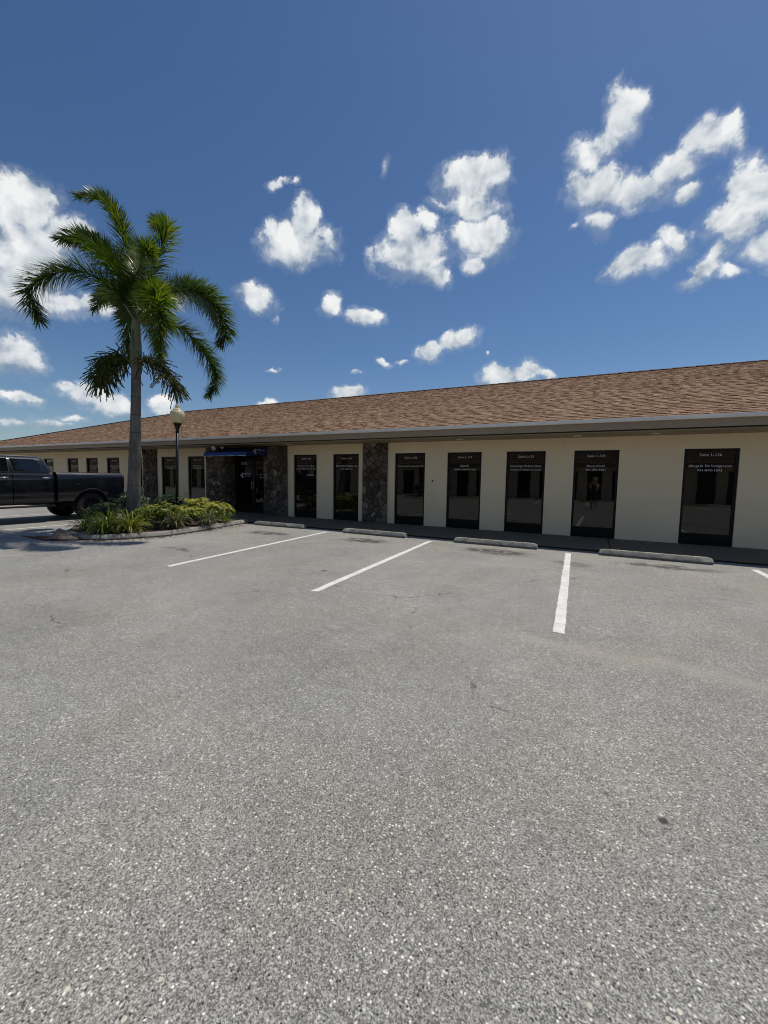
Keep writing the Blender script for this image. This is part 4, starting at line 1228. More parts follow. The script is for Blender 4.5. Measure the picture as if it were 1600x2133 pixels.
# ------------------------------------------------------------------ foxtail palm
def palm():
    base = Vector((-10.47, 6.45, .10)); top = Vector((-10.10, 6.45, 4.17))
    root = empty('palm_tree', base)
    tag(root, 'foxtail palm with a smooth grey trunk and bushy arching fronds', 'palm tree')
    rnd = random.Random(4)
    # trunk with ring scars
    rings = []; n = 22; H = 76
    for i in range(H + 1):
        t = i / H
        p = base.lerp(top, t) - base + Vector((.03 * sin(t * 3), 0, 0))
        r = .144 + .035 * math.exp(-t * 14) + .008 * sin(t * 5 + .6) - .036 * t ** 1.5
        scar = (i % 5 == 0)
        rr = r * (1.022 if scar else 1.0 - .006 * ((i % 5) / 5))
        rings.append([tuple(p + Vector((cos(2 * pi * k / n), sin(2 * pi * k / n), 0)) * rr * (1 + rnd.uniform(-.008, .008)) + Vector((0, 0, rnd.uniform(-.004, .004)))) for k in range(n)])
    o = MB().loft(rings).build('trunk', MAT['trunk'], root); smooth_angle(o, 25)
    # crownshaft
    ct = Vector((-10.05, 6.45, 5.20))
    path = [top + (ct - top) * q for q in (-.02, .02, .12, .4, .75, .95, 1.05)]
    o = MB().tube([p - base for p in path], [.112, .132, .138, .120, .100, .09, .065], 18).build('crownshaft', MAT['crownshaft'], root, smooth=True)
    o = MB().tube([top - base + Vector((.02, -.10, -.05)), top - base + Vector((.05, -.12, .3)), top - base + Vector((.07, -.10, .75))], [.05, .06, .02], 8).build('dry_sheath', MAT['crownshaft'], root, smooth=True)
    F = [
     [(-10.04, 6.46, 5.15), (-10.13, 6.41, 6.36), (-10.22, 6.25, 7.28), (-10.45, 6.02, 7.8), (-10.87, 5.7, 7.81)],
     [(-10.05, 6.45, 5.15), (-10.44, 6.48, 6.11), (-11.12, 6.36, 6.94), (-11.86, 6.21, 7.40), (-12.40, 6.02, 7.38)],
     [(-10.06, 6.44, 5.15), (-10.17, 6.05, 5.67), (-10.53, 5.54, 6.0), (-10.87, 5.03, 5.75), (-11.13, 4.79, 5.35), (-10.95, 4.86, 4.75)],
     [(-10.02, 6.47, 5.15), (-9.92, 6.66, 6.15), (-9.70, 6.92, 6.95), (-9.72, 7.08, 7.50), (-10.15, 7.10, 7.80)],
     [(-10.01, 6.47, 5.15), (-9.35, 6.25, 5.40), (-8.70, 6.03, 5.36), (-8.2, 5.78, 4.75), (-8.1, 5.70, 4.0)],
     [(-10.0, 6.48, 5.15), (-9.37, 6.57, 5.57), (-8.63, 6.72, 5.71), (-7.92, 6.85, 5.37), (-7.58, 6.91, 4.7), (-7.64, 6.86, 4.40)],
     [(-10.01, 6.47, 5.12), (-9.84, 6.89, 5.25), (-9.52, 7.39, 5.13), (-9.2, 7.77, 4.59), (-9.07, 7.95, 4.0), (-9.24, 7.86, 3.55)],
     [(-10.04, 6.45, 5.12), (-10.3, 6.78, 5.55), (-10.55, 7.12, 5.50), (-10.68, 7.36, 5.05), (-10.66, 7.47, 4.55)],
     [(-10.06, 6.44, 5.12), (-10.65, 6.71, 5.55), (-11.12, 6.92, 5.48), (-11.44, 7.09, 5.0), (-11.43, 7.1, 4.6)],
     [(-10.07, 6.44, 5.15), (-10.83, 6.68, 5.9), (-11.6, 6.88, 6.30), (-12.4, 7.02, 6.35), (-12.8, 7.0, 6.05)],
     [(-10.02, 6.47, 5.15), (-9.70, 6.31, 5.9), (-9.3, 6.15, 6.30), (-8.9, 6.0, 6.35), (-8.6, 5.9, 6.05)],
     [(-10.0, 6.50, 5.15), (-9.85, 6.95, 5.9), (-9.70, 7.5, 6.3), (-9.6, 8.1, 6.2), (-9.6, 8.5, 5.7)],
    ]
    LL = [.44, .50, .50, .54, .48, .50, .47, .42, .42, .44, .40, .42]
    for fi, pts in enumerate(F):
        path = [p - base for p in catmull(pts, 14)]
        m = len(path)
        mb = MB(); lf = MB()
        mb.tube(path[::2] + [path[-1]], [max(.004, .024 * (1 - i / (m / 2 + 1)) + .004) for i in range(len(path[::2]) + 1)], 6)
        fo = mb.build('frond', MAT['crownshaft'], root)
        arc = [0]
        for a, b in zip(path, path[1:]): arc.append(arc[-1] + (b - a).length)
        tot = arc[-1]; cnt = int(tot * 300)
        for k in range(cnt):
            s = tot * (.10 + .90 * (k + rnd.random()) / cnt)
            i = 0
            while i < m - 2 and arc[i + 1] < s: i += 1
            t = (s - arc[i]) / (arc[i + 1] - arc[i])
            p = path[i].lerp(path[i + 1], t); d = (path[i + 1] - path[i]).normalized()
            f = s / tot
            side = d.cross(Vector((0, 0, 1)))
            side = side.normalized() if side.length > .15 else d.orthogonal().normalized()
            up = side.cross(d)
            ang = rnd.uniform(0, 2 * pi)
            # bottle-brush arrangement, thinner straight underneath
            if sin(ang) < -.6 and rnd.random() < .4: ang += pi
            rad = side * cos(ang) + up * sin(ang)
            L = LL[fi] * (.50 + .62 * sin(pi * min(1, .15 + f * .80))) * rnd.uniform(.8, 1.12)
            if f > .9: L *= .8
            dr = (rad * (1.0 if fi else .66) + d * (.42 + .40 * f)).normalized()
            w = .022 * rnd.uniform(.8, 1.2)
            sd = dr.cross(rad.cross(d)); sd = dr.cross(d).normalized() if dr.cross(d).length > .05 else side
            nrm = sd.cross(dr)
            mid = p + dr * L * .55 + Vector((0, 0, -.03 * L))
            tip = p + dr * L + Vector((0, 0, -(.06 + .12 * rnd.random()) * L))
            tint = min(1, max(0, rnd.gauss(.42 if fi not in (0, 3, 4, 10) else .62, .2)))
            lf.add([p - sd * w * .3, p + sd * w * .3, mid + sd * w * .5, mid - sd * w * .5, tip], [(0, 1, 2, 3), (3, 2, 4)], tint)
        lo = lf.build('leaflets', MAT['frond'], fo)
        lo['kind'] = 'stuff'
    # flower stalks below the crownshaft
    S = [[(-10.16, 6.38, 4.16), (-10.30, 6.17, 4.26), (-10.46, 5.96, 4.16), (-10.68, 5.8, 3.70)],
         [(-10.05, 6.40, 4.16), (-9.61, 6.42, 4.20), (-9.18, 6.50, 3.95), (-8.86, 6.60, 3.50)],
         [(-10.16, 6.42, 4.16), (-10.5, 6.35, 4.25), (-10.85, 6.25, 4.10), (-11.1, 6.2, 3.75)]]
    for si, pts in enumerate(S):
        path = [p - base for p in catmull(pts, 9)]; m = len(path)
        st = MB().tube(path, [.026 * (1 - i / m) + .004 for i in range(m)], 7).build('flower_stalk', MAT['crownshaft'], root)
        lf = MB()
        for k in range(190):
            i = rnd.randint(3, m - 2); p = path[i]; d = (path[i + 1] - path[i]).normalized()
            dr = (Vector((rnd.gauss(0, 1), rnd.gauss(0, 1), rnd.gauss(-.1, .7))).normalized() + d * .9).normalized()
            L = rnd.uniform(.22, .48); q = p; prev = None
            for j in range(5):
                e = q + dr * L / 5 + Vector((rnd.gauss(0, .012), rnd.gauss(0, .012), -.012 * j))
                s = dr.orthogonal().normalized() * .010; s2 = dr.cross(s)
                tint = rnd.random()
                lf.add([q - s, q + s, e + s, e - s], [(0, 1, 2, 3)], tint); lf.add([q - s2, q + s2, e + s2, e - s2], [(0, 1, 2, 3)], tint)
                for b_ in range(5):
                    c = q.lerp(e, rnd.random()); v = Vector((rnd.gauss(0, 1), rnd.gauss(0, 1), rnd.gauss(0, 1))).normalized() * .030
                    u = v.orthogonal().normalized() * .012
                    lf.add([c - u, c + u, c + v], [(0, 1, 2)], rnd.random())
                q = e
        o = lf.build('flower_spray', MAT['flower'], st); o['kind'] = 'stuff'
    return root
palm()

# fallen sheath on the asphalt
def fallen_sheath():
    root = empty('fallen_palm_sheath', (-10.35, 4.72, 0), radians(20))
    tag(root, 'dry brown fallen palm sheath with reddish edge lying at the end of the kerb', 'palm sheath')
    rnd = random.Random(3)
    nx, ny = 22, 12
    vs = []; fs = []
    for i in range(nx + 1):
        u = i / nx; x = -.52 + 1.05 * u
        hgt = .21 * math.exp(-((u - .55) / (.13 if u < .55 else .24)) ** 2) + .022 + .07 * max(0, .3 - u)
        wd = .035 + .15 * sin(pi * min(1, max(0, u))) ** .9
        for j in range(ny + 1):
            v = j / ny * 2 - 1
            y = v * wd
            z = hgt * (1 - .95 * abs(v) ** 1.25) + .010 + .012 * sin(u * 17 + v * 5) * (1 - u) * .6 + rnd.uniform(-.004, .004)
            vs.append((x, y, max(.006, z)))
    for i in range(nx):
        for j in range(ny):
            a = i * (ny + 1) + j; fs.append((a, a + 1, a + ny + 2, a + ny + 1))
    m = tint_mat('dry_sheath', [(0, (.11, .05, .034)), (.2, (.17, .13, .10)), (1, (.30, .24, .19))], rough=.75, grain=.4, gscale=18)
    b = MB(); b.add(vs, fs); b.t = [.25 + .4 * rnd.random() if k // ny > 7 else .0 for k in range(len(fs))]
    o = b.build('sheath', m, root, smooth=True)
    sd = o.modifiers.new('solid', 'SOLIDIFY'); sd.thickness = .006
    e = MB()
    for s in (-1, 1):
        e.tube([(-.52 + 1.05 * k / 12, s * (.055 + .15 * sin(pi * k / 12) ** .8), .022 + .01 * sin(k)) for k in range(0, 13)], .011, 5)
    e.tube([(-.50, -.05, .03), (-.66, -.09, .05), (-.78, -.12, .075)], [.025, .016, .006], 6)
    e.build('sheath_edge', simple('red_sheath_edge', (.17, .035, .022), .6), root)
    MB().tube([(.40, -.05, .02), (.52, .03, .035), (.60, -.04, .02), (.66, .05, .02)], [.03, .025, .02, .008], 6).tube([(.42, .08, .02), (.56, .12, .03), (.64, .16, .015)], [.02, .018, .006], 6).build('frayed_end', simple('dark_fibre', (.03, .024, .018), .9), root)
fallen_sheath()

# ------------------------------------------------------------------ lamp posts
def lamp_post(loc, label, lean=(0, 0)):
    root = empty('lamp_post', loc)
    tag(root, label, 'lamp post', 'lamp posts')
    z0 = loc[2]
    b = MB().lathe([(.11, 0), (.11, .06), (.085, .09), (.08, .30), (.055, .36)], 16)
    b.build('post_base', MAT['black_metal'], root, smooth=False)
    MB().lathe([(.043, .3), (.040, 2.63)], 16).build('post', MAT['black_metal'], root, smooth=True)
    MB().lathe([(.040, 2.56), (.050, 2.575), (.050, 2.60), (.042, 2.615), (.052, 2.68), (.075, 2.76), (.105, 2.815), (.112, 2.825), (.112, 2.845), (.09, 2.85)], 20).build('fitter', MAT['black_metal'], root, smooth=False)
    gl = MB().lathe([(.088, 2.848), (.112, 2.86), (.165, 2.955), (.193, 3.05), (.196, 3.10), (.178, 3.165), (.13, 3.21), (.118, 3.216)], 28, cap=False).build('globe', MAT['lamp_glass'], root, smooth=True)
    MB().lathe([(.125, 3.208), (.128, 3.222), (.112, 3.235), (.080, 3.26), (.055, 3.275), (.052, 3.315), (.062, 3.325), (.062, 3.34), (.04, 3.352), (.022, 3.365), (.026, 3.385), (.012, 3.41), (.001, 3.415)], 24).build('cap', MAT['lamp_glass'], root, smooth=True)
    MB().lathe([(.05, 2.85), (.05, 2.90), (.028, 2.92), (.03, 3.0), (.02, 3.06), (.001, 3.07)], 14).build('lamp_bulb', MAT['white_metal'], root, smooth=True)
    root.rotation_euler = (lean[1], lean[0], 0)
    return root
lamp_post((-10.855, 8.0, .09), 'black lamp post with a cream acorn globe in the palm bed', lean=(radians(2.6), 0))
lamp_post((-10.9, -6.6, .09), 'black lamp post across the lot, seen only reflected in a window')

# ------------------------------------------------------------------ vehicles
def rrect(x0, x1, hy, z, r, n=5):
    """rounded rectangle ring in plan at height z"""
    out = []
    for cx, cy, a0 in ((x1 - r, hy - r, 0), (x0 + r, hy - r, pi / 2), (x0 + r, -hy + r, pi), (x1 - r, -hy + r, 3 * pi / 2)):
        for k in range(n + 1):
            a = a0 + pi / 2 * k / n
            out.append((cx + r * cos(a), cy + r * sin(a), z))
    return out

def lerp_tab(tab, z):
    if z <= tab[0][0]: return tab[0][1]
    for (a, ya), (b, yb) in zip(tab, tab[1:]):
        if z <= b: return ya + (yb - ya) * (z - a) / (b - a)
    return tab[-1][1]

def wheel(root, x, y, R_, wd, side, seed, tread=True):
    rnd = random.Random(seed)
    Mx = Matrix.Translation((x, y, R_)) @ Matrix.Rotation(radians(-90) * side, 4, 'X')      # lathe axis z -> outward (side*y)
    h = wd / 2
    rim_r = R_ * .60
    w = MB().lathe([(rim_r, -h * .85), (rim_r + .02, -h), (R_ * .84, -h * 1.03), (R_ * .955, -h * .90), (R_ * .965, 0), (R_ * .955, h * .90), (R_ * .84, h * 1.03), (rim_r + .02, h), (rim_r, h * .85)], 40, Mx, cap=False)
    if tread:
        nb = 34
        for k in range(nb):
            for row, (a, b) in enumerate(((-.98, -.52), (-.46, .46), (.52, .98))):
                th = 2 * pi * (k + (.5 if row == 1 else 0)) / nb
                Mt = Mx @ Matrix.Rotation(th, 4, 'Z')
                w.box(R_ * .955, R_ * (1.0 if row == 1 else .992), -R_ * .062, R_ * .062, a * h, b * h, Mt)
    wo_ = w.build('wheel', MAT['rubber'], root)
    smooth_angle(wo_, 40)
    rm = MB().lathe([(rim_r, -h * .8), (rim_r * .96, -h * .3), (rim_r * .95, h * .55), (rim_r * .99, h * .86), (rim_r * 1.02, h * .92), (rim_r * .97, h * .95), (rim_r * .92, h * .5), (rim_r * .90, h * .2)], 36, Mx, cap=False)
    rm.lathe([(rim_r * .9, h * .12), (.001, h * .12)], 30, Mx, cap=False)
    for k in range(8):
        rm.box(.05, rim_r * .93, -.030, .030, h * .2, h * .55, Mx @ Matrix.Rotation(2 * pi * k / 8, 4, 'Z'))
    rm.lathe([(.085, h * .2), (.085, h * .58), (.06, h * .70), (.001, h * .72)], 16, Mx, cap=False)
    o = rm.build('rim', MAT['rim'], wo_); smooth_angle(o, 30)
    return wo_

def panel(xs, zlo, zhi, prof, side, steps=9, lip=.03):
    """skin of a body side: columns at xs, from zlo(x) to zhi(x), outward y from the profile table"""
    mb = MB(); vs = []; fs = []
    n = steps + 3
    for x in xs:
        a, b = zlo(x), zhi(x)
        col = []
        ya = lerp_tab(prof, a); yb = lerp_tab(prof, b)
        col.append((x, side * (ya - lip), a))
        for k in range(steps + 1):
            z = a + (b - a) * k / steps
            col.append((x, side * lerp_tab(prof, z), z))
        col.append((x, side * (yb - lip), b))
        vs += col
    for i in range(len(xs) - 1):
        for k in range(n - 1):
            q = (i * n + k, (i + 1) * n + k, (i + 1) * n + k + 1, i * n + k + 1)
            fs.append(q if side < 0 else q[::-1])
    fs.append(tuple(range(n))); fs.append(tuple(range((len(xs) - 1) * n, len(xs) * n))[::-1])
    return mb.add(vs, fs)

def frange(a, b, n):
    return [a + (b - a) * i / n for i in range(n + 1)]

def pickup():
    root = empty('pickup_truck', (-15.2, 5.5, 0), -pi / 2)
    tag(root, 'dark grey lifted crew-cab pickup truck with chrome door handles', 'pickup truck')
    PG = MAT['paint_grey']
    prof = [(.55, .925), (.62, .955), (.72, .968), (.80, .962), (.825, .985), (1.0, .997), (1.15, 1.0), (1.30, .990), (1.38, .972), (1.43, .945), (1.465, .90)]
    R_ = .42; xr, xf = -2.0, 1.80
    def arch(x, c, rad, zc=.46, base=.60):
        d = abs(x - c)
        return max(base, zc + sqrt(max(0, rad * rad - d * d))) if d < rad else base
    # chassis and dark inner body
    ch = MB()
    for s in (-1, 1):
        ch.box(-2.95, 2.75, s * .42 - .04, s * .42 + .04, .52, .66)
    for x in (-2.8, -1.2, .2, 1.4):
        ch.box(x - .04, x + .04, -.42, .42, .54, .64)
    ch.tube([(xr, -.80, R_), (xr, .80, R_)], .05, 10).tube([(xf, -.80, R_), (xf, .80, R_)], .045, 10)
    ch.lathe([(.05, -.16), (.13, -.1), (.15, 0), (.13, .1), (.05, .16)], 12, Matrix.Translation((xr, .0, R_)) @ Matrix.Rotation(pi / 2, 4, 'Y'))
    for s in (-1, 1):
        ch.tube([(xr, s * .55, .30), (xr + .05, s * .58, .75)], .03, 8)
        ch.box(xr - .6, xr + .6, s * .52 - .03, s * .52 + .03, .46, .50)
    ch.tube([(-3.0, -.6, .50), (-1.0, -.5, .48), (1.0, -.4, .48)], .035, 8)
    ch.box(-.9, .6, -.35, .35, .50, .62)
    ch.build('chassis', MAT['plastic'], root)
    core = MB()
    core.box(-.99, 1.25, -.90, .90, .60, 1.44)
    core.box(1.25, 2.85, -.70, .70, .70, 1.30)
    core.build('inner_body', MAT['plastic'], root)
    # cab upper shell
    cab = MB()
    lev = [(-1.0, 1.42, .945, 1.42, .16), (-.995, 1.36, .935, 1.46, .16), (-.95, 1.08, .870, 1.62, .15), (-.885, .80, .800, 1.79, .14), (-.83, .64, .755, 1.865, .13), (-.74, .50, .70, 1.905, .14), (-.60, .35, .57, 1.926, .16), (-.3, .1, .30, 1.935, .12)]
    cab.loft([rrect(a, b, hy, z, r, 6) for a, b, hy, z, r in lev])
    o = cab.build('cab', PG, root); smooth_angle(o, 50)
    # front doors, rear doors, windows
    def sidey(z): return lerp_tab([(1.42, .945), (1.46, .935), (1.62, .870), (1.79, .800), (1.865, .755)], z)
    for s in (1, -1):
        who = 'driver side' if s > 0 else 'far side'
        for nm, x0, x1, poly in (('rear', -.965, -.008, [(-.70, 1.475), (-.055, 1.475), (-.035, 1.83), (-.56, 1.825), (-.64, 1.78), (-.69, 1.66)]),
                                 ('front', .008, 1.07, [(.06, 1.475), (.98, 1.475), (.90, 1.56), (.60, 1.80), (.54, 1.83), (.045, 1.83)])):
            d = panel(frange(x0, x1, 6), lambda x: .60, lambda x: 1.455, prof, s, 12).build('door', PG, root)
            smooth_angle(d, 40)
            # glass with dark surround
            sur = MB(); gl = MB()
            cx = sum(p[0] for p in poly) / len(poly); cz = sum(p[1] for p in poly) / len(poly)
            big = [(cx + (p[0] - cx) * 1.03, cz + (p[1] - cz) * 1.07) for p in poly]
            for m_, pl, o0, o1 in ((sur, big, -.02, .007), (gl, poly, -.01, .011)):
                m_.add([(p[0], s * (sidey(p[1]) + o0), p[1]) for p in pl] + [(p[0], s * (sidey(p[1]) + o1), p[1]) for p in pl], [tuple(range(len(pl))), tuple(range(len(pl), 2 * len(pl)))] + [(i, (i + 1) % len(pl), len(pl) + (i + 1) % len(pl), len(pl) + i) for i in range(len(pl))])
            sur.build('window_trim', MAT['plastic'], d)
            gl.build('window_pane', MAT['carglass'], d)
            hx = x0 + .19 if nm == 'rear' else x0 + .19
            hy = lerp_tab(prof, 1.29)
            h = MB().tube([(hx - .10, s * (hy + .004), 1.30), (hx - .09, s * (hy + .038), 1.303), (hx + .09, s * (hy + .038), 1.303), (hx + .10, s * (hy + .004), 1.30)], [.017, .019, .019, .017], 8)
            h.build('door_handle', MAT['chrome'], d, smooth=True)
            MB().lathe([(.03, 0), (.028, .012), (.02, .014)], 12, Matrix.Translation((hx + .02, s * (hy - .004), 1.303)) @ Matrix.Rotation(-s * pi / 2, 4, 'X')).build('handle_cup', MAT['plastic'], d)
        MB().box(-.96, 1.05, s * .955 - .006, s * .955 + .006, .575, .605).build('rocker', MAT['plastic'], root)
        rb = MB().box(-.95, 1.05, s * .99 - .075, s * .99 + .075, .455, .505).build('running_board', MAT['plastic'], root, bevel=.02)
        MB().box(-.92, -.62, s * .99 + (.045 if s > 0 else -.078), s * .99 + (.078 if s > 0 else -.045), .503, .517).build('step_plate', MAT['chrome'], rb)
        # bed side with wheel arch
        xs = frange(-3.0, xr - .50, 6) + [xr + .50 * cos(a) for a in frange(pi * .98, pi * .02, 18)] + frange(xr + .52, -1.065, 7)
        b = panel(xs, lambda x: arch(x, xr, .50), lambda x: 1.462, prof, s, 12, .05).build('bed_side', PG, root); smooth_angle(b, 40)
        MB().box(-3.0, -1.07, s * .80 - .06, s * .80 + .085, 1.455, 1.478).build('bed_rail', PG, root, bevel=.01)
        lip = MB().tube([(xr + .505 * cos(a), s * (lerp_tab(prof, max(.6, .46 + .505 * sin(a))) + .002), .46 + .505 * sin(a)) for a in frange(.28, pi - .28, 22)], .018, 6)
        lip.build('arch_lip', MAT['plastic'], root)
        ws = MB()
        ww = [(xr + .515 * cos(a), .46 + .515 * sin(a)) for a in frange(.1, pi - .1, 18)]
        ws.add([(p[0], s * .55, p[1]) for p in ww] + [(p[0], s * .95, p[1]) for p in ww], [(i, i + 1, len(ww) + i + 1, len(ww) + i) for i in range(len(ww) - 1)])
        ws.add([(p[0], s * .55, p[1]) for p in ww] + [(xr - .52, s * .55, .5), (xr + .52, s * .55, .5)], [tuple(range(len(ww))) + (len(ww), len(ww) + 1)])
        ws.build('wheel_well', MAT['plastic'], root)
        tl = MB().box(-3.035, -2.955, s * .90 - .09, s * .90 + .085, .98, 1.40).build('tail_light', MAT['red_lens'], root, bevel=.025)
        # front fender
        xs = frange(1.09, xf - .50, 4) + [xf + .50 * cos(a) for a in frange(pi * .98, pi * .02, 16)] + frange(xf + .52, 2.80, 4)
        f = panel(xs, lambda x: arch(x, xf, .50, base=.62), lambda x: 1.44 - .09 * max(0, (x - 1.1) / 1.7), prof, s, 10, .06).build('front_fender', PG, root); smooth_angle(f, 40)
        fw_ = MB()
        ww = [(xf + .515 * cos(a), .46 + .515 * sin(a)) for a in frange(.1, pi - .1, 16)]
        fw_.add([(p[0], s * .60, p[1]) for p in ww] + [(p[0], s * .95, p[1]) for p in ww], [(i, i + 1, len(ww) + i + 1, len(ww) + i) for i in range(len(ww) - 1)])
        fw_.build('wheel_well', MAT['plastic'], root)
        MB().box(2.78, 2.90, s * .80 - .14, s * .80 + .14, 1.02, 1.25).build('headlight', MAT['chrome'], root, bevel=.03)
        m_ = MB().box(.98, 1.10, s * 1.12 - .10, s * 1.12 + .10, 1.48, 1.74).tube([(1.02, s * .93, 1.46), (1.04, s * 1.06, 1.56)], .025, 6).build('door_mirror', MAT['plastic'], root, bevel=.03)
        for x, sd in ((xr, 11), (xf, 12)):
            wheel(root, x, s * .80, R_, .29, s, sd + s)
        MB().box(-2.0 + .58, -2.0 + .66, s * .995 - .012, s * .995 + .012, .99, .995).build('body_seam', MAT['plastic'], root)
        MB().box(-1.62, -1.53, s * .985, s * 1.006, 1.165, 1.178).box(-1.66, -1.55, s * .985, s * 1.007, 1.095, 1.125).build('badge', MAT['chrome'], root)
    # bed box and tailgate
    bd = MB().box(-2.98, -1.07, -.80, .80, .86, .90).box(-1.11, -1.07, -.86, .86, .66, 1.45)
    for s in (-1, 1): bd.box(-2.98, -1.07, s * .82 - .02, s * .82 + .02, .88, 1.455)
    bd.build('bed_box', MAT['plastic'], root)
    MB().box(-3.03, -2.96, -.80, .80, .86, 1.45).build('tailgate', PG, root, bevel=.02)
    MB().box(-3.22, -3.04, -.97, .97, .66, .86).box(-3.20, -3.02, -.95, .95, .84, .90).build('rear_bumper', MAT['chrome'], root, bevel=.03)
    # hood, cowl, grille, bumper, windshield
    hood = MB(); rings = []
    for x, w_, z in ((1.2, .93, 1.44), (1.6, .90, 1.455), (2.2, .84, 1.43), (2.6, .78, 1.37), (2.8, .74, 1.27)):
        rings.append([(x, w_ * k / 6, z - .05 * abs(k / 6) ** 3 + (.02 if abs(k) < 4 else 0)) for k in range(-6, 7)])
    hood.loft(rings, close=False, cap=False)
    smooth_angle(hood.build('hood', PG, root), 40)
    gr = MB().box(2.80, 2.88, -.62, .62, .86, 1.24).build('grille', MAT['plastic'], root, bevel=.03)
    for z in (.94, 1.04, 1.14):
        MB().box(2.875, 2.90, -.58, .58, z - .012, z + .012).build('grille_bar', MAT['chrome'], gr)
    MB().box(2.82, 3.02, -.96, .96, .60, .84).build('front_bumper', MAT['chrome'], root, bevel=.05)
    wsx = [(1.30, 1.475, .80), (.70, 1.83, .66)]
    MB().add([(wsx[0][0] + .04, -wsx[0][2], wsx[0][1]), (wsx[0][0] + .04, wsx[0][2], wsx[0][1]), (wsx[1][0] + .045, wsx[1][2], wsx[1][1]), (wsx[1][0] + .045, -wsx[1][2], wsx[1][1])], [(0, 1, 2, 3)]).build('windshield', MAT['carglass'], root)
    MB().add([(-1.003, -.72, 1.47), (-1.003, .72, 1.47), (-.90, .64, 1.80), (-.90, -.64, 1.80)], [(3, 2, 1, 0)]).build('rear_window', MAT['carglass'], root)
pickup()

def suv(loc, rz, label):
    root = empty('sport_utility_vehicle', loc, rz)
    tag(root, label, 'suv')
    PW = MAT['paint_white']
    lev = [(-2.20, 2.28, .86, .30, .25), (-2.28, 2.36, .92, .50, .30), (-2.28, 2.34, .93, .80, .30), (-2.24, 2.15, .91, .98, .30), (-2.20, 1.55, .88, 1.06, .25)]
    b = MB().loft([rrect(a, c, hy, z, r, 6) for a, c, hy, z, r in lev]).build('body', PW, root); smooth_angle(b, 50)
    lev = [(-2.20, 1.20, .86, 1.04, .2), (-2.10, .85, .80, 1.30, .2), (-1.95, .45, .72, 1.58, .2), (-1.85, .25, .66, 1.66, .2), (-1.5, 0, .5, 1.69, .2)]
    g_ = MB().loft([rrect(a, c, hy, z, r, 6) for a, c, hy, z, r in lev]).build('greenhouse', PW, root); smooth_angle(g_, 50)
    sy = lambda z: lerp_tab([(1.04, .86), (1.30, .80), (1.58, .72)], z)
    for s in (-1, 1):
        for poly in ([(.72, 1.10), (.38, 1.50), (-.32, 1.52), (-.32, 1.10)], [(-.40, 1.10), (-.40, 1.52), (-1.20, 1.52), (-1.25, 1.10)], [(-1.33, 1.10), (-1.28, 1.52), (-1.70, 1.48), (-1.95, 1.12)]):
            MB().add([(p[0], s * (sy(p[1]) + .006), p[1]) for p in poly], [tuple(range(len(poly)))]).build('window_pane', MAT['carglass'], root)
        MB().box(2.10, 2.33, s * .70 - .17, s * .70 + .17, .72, .84).build('headlight', MAT['chrome'], root, bevel=.03)
        MB().box(-2.29, -2.15, s * .72 - .14, s * .72 + .14, .82, 1.0).build('tail_light', MAT['red_lens'], root, bevel=.03)
        MB().box(.62, .78, s * .98 - .09, s * .98 + .09, 1.06, 1.20).build('door_mirror', PW, root, bevel=.03)
        for x in (1.40, -1.40):
            wheel(root, x, s * .80, .36, .24, s, 3, False)
            MB().lathe([(.41, -.02), (.41, .02), (.36, .022)], 28, Matrix.Translation((x, s * .905, .38)) @ Matrix.Rotation(pi / 2, 4, 'X'), cap=False).build('arch_trim', MAT['plastic'], root)
    MB().add([(1.17, -.72, 1.08), (1.17, .72, 1.08), (.50, .62, 1.56), (.50, -.62, 1.56)], [(0, 1, 2, 3)]).build('windshield', MAT['carglass'], root)
    MB().box(2.28, 2.37, -.48, .48, .56, .80).build('grille', MAT['plastic'], root, bevel=.02)
suv((-21.8, -6.6, 0), radians(78), 'white sport utility vehicle across the lot, seen only reflected in the left windows')

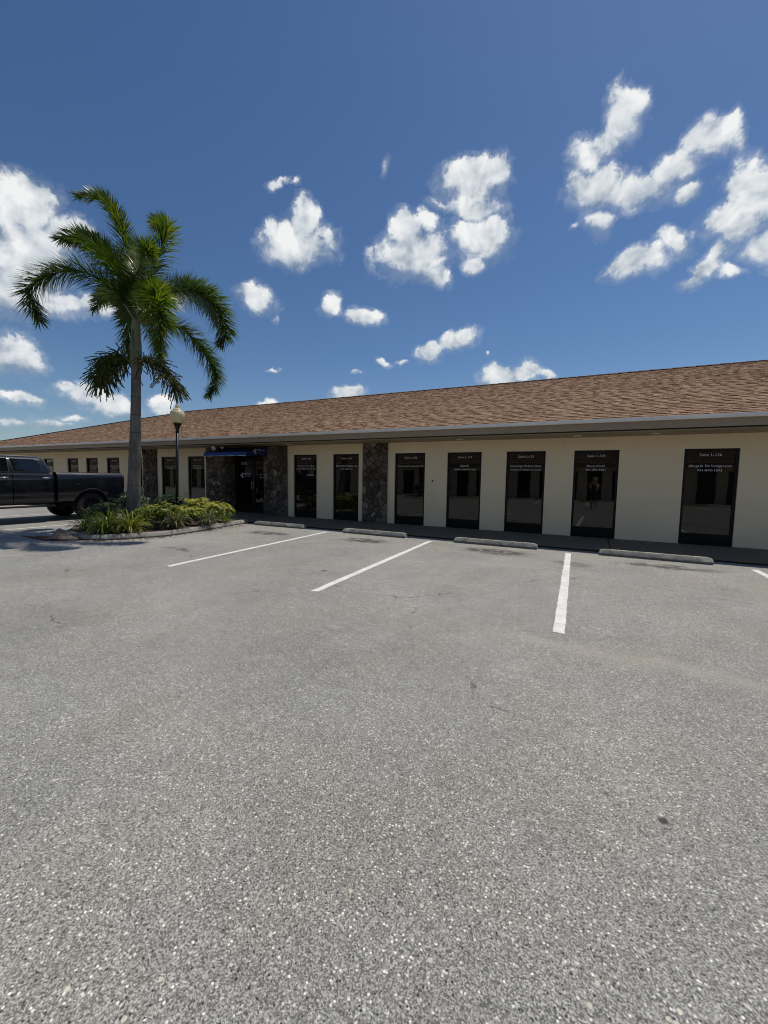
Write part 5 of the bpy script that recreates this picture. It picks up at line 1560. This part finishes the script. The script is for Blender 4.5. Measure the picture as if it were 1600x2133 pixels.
# ------------------------------------------------------------------ photographer (seen only mirrored in the window glass)
def photographer():
    """local frame: +y towards the building along the line of sight, origin on the ground under the camera"""
    root = empty('person', (0, 0, 0), YAW)
    tag(root, 'person in dark dress holding up a phone, mirrored in the Direct Detail window', 'person')
    V = []; E = []; RAD = []
    def add(p, r, link_=None):
        V.append(p); RAD.append(r)
        if link_ is not None: E.append((link_, len(V) - 1))
        return len(V) - 1
    oy = -.44
    pel = add((0, oy, .86), .145)
    ab = add((0, oy + .01, 1.02), .125, pel)
    chs = add((0, oy + .0, 1.22), .135, ab)
    nk = add((0, oy + .01, 1.36), .060, chs)
    hd0 = add((0, oy + .035, 1.44), .070, nk)
    hd1 = add((0, oy + .05, 1.53), .088, hd0)
    hd2 = add((0, oy + .04, 1.60), .070, hd1)
    hd3 = add((0, oy + .10, 1.49), .035, hd0)          # chin and face front
    for s in (-1, 1):
        hip = add((s * .095, oy, .78), .092, pel)
        kn = add((s * .10, oy + .02, .45), .058, hip)
        ca = add((s * .105, oy - .005, .30), .050, kn)
        an = add((s * .105, oy - .01, .09), .034, ca)
        ft = add((s * .115, oy + .08, .045), .034, an)
        add((s * .125, oy + .15, .030), .026, ft)
        sh = add((s * .165, oy - .005, 1.29), .056, chs)
        el = add((s * .215, oy + .10, 1.07), .042, sh)
        fa = add((s * .165, oy + .24, 1.22), .034, el)
        wr = add((s * .085, oy + .345, 1.375), .026, fa)
        pm = add((s * .062, oy + .375, 1.40), .030, wr)
        for k, (dz, l) in enumerate(((.035, .045), (.015, .050), (-.005, .048), (-.024, .038))):
            f1 = add((s * .052, oy + .400, 1.405 + dz), .010, pm)
            f2 = add((s * .040, oy + .412, 1.408 + dz), .009, f1)
            add((s * .024, oy + .414, 1.410 + dz), .008, f2)
        t1 = add((s * .045, oy + .385, 1.375), .011, pm)
        add((s * .022, oy + .388, 1.385), .009, t1)
    me = bpy.data.meshes.new('body')
    me.from_pydata(V, E, [])
    skin = simple('skin', (.46, .29, .21), .5)
    me.materials.append(skin)
    o = link('body', me, root)
    sk = o.modifiers.new('skin', 'SKIN')
    if not me.skin_vertices: 
        pass
    for v, r in zip(me.skin_vertices[0].data, RAD): v.radius = (r, r)
    me.skin_vertices[0].data[0].use_root = True
    sub = o.modifiers.new('sub', 'SUBSURF'); sub.levels = 1; sub.render_levels = 2
    dress = MB(); rings = []
    for z, rx, ry in ((.56, .215, .20), (.70, .205, .185), (.86, .18, .165), (1.0, .145, .135), (1.15, .165, .145), (1.26, .165, .135), (1.315, .13, .10)):
        rings.append([(rx * cos(2 * pi * k / 20), oy + ry * sin(2 * pi * k / 20) * (1 + .04 * sin(5 * k)), z) for k in range(20)])
    dress.loft(rings, cap=False)
    dress.build('dress', simple('black_cloth', (.012, .012, .015), .85), root, smooth=True)
    hair = MB().lathe([(.112, -.16), (.118, -.06), (.112, .04), (.08, .10), (.001, .125)], 18, Matrix.Translation((0, oy + .005, 1.545)), cap=False)
    hair.v = [(p[0], min(p[1], oy + .06) if p[2] < 1.60 else p[1], p[2]) for p in hair.v]
    hair.build('hair', simple('blonde_hair', (.30, .22, .13), .6), root, smooth=True)
    fc = MB()
    for s in (-1, 1):
        fc.lathe([(.012, -.004), (.012, .004), (.001, .006)], 10, Matrix.Translation((s * .032, oy + .135, 1.535)) @ Matrix.Rotation(-pi / 2, 4, 'X'))
    fc.tube([(-.022, oy + .128, 1.475), (0, oy + .133, 1.472), (.022, oy + .128, 1.475)], .005, 6)
    fc.build('face_features', simple('dark_features', (.06, .03, .025), .5), root)
    ph = empty('phone', (0, 0, 0), YAW)
    tag(ph, 'dark phone held up by the person mirrored in the window', 'phone')
    MB().box(-.037, .037, -.030, -.021, 1.365, 1.515).build('case', MAT['black_metal'], ph, bevel=.004)
    MB().lathe([(.008, -.003), (.008, .002)], 12, Matrix.Translation((.018, -.0205, 1.49)) @ Matrix.Rotation(-pi / 2, 4, 'X')).build('lens', MAT['carglass'], ph)
photographer()
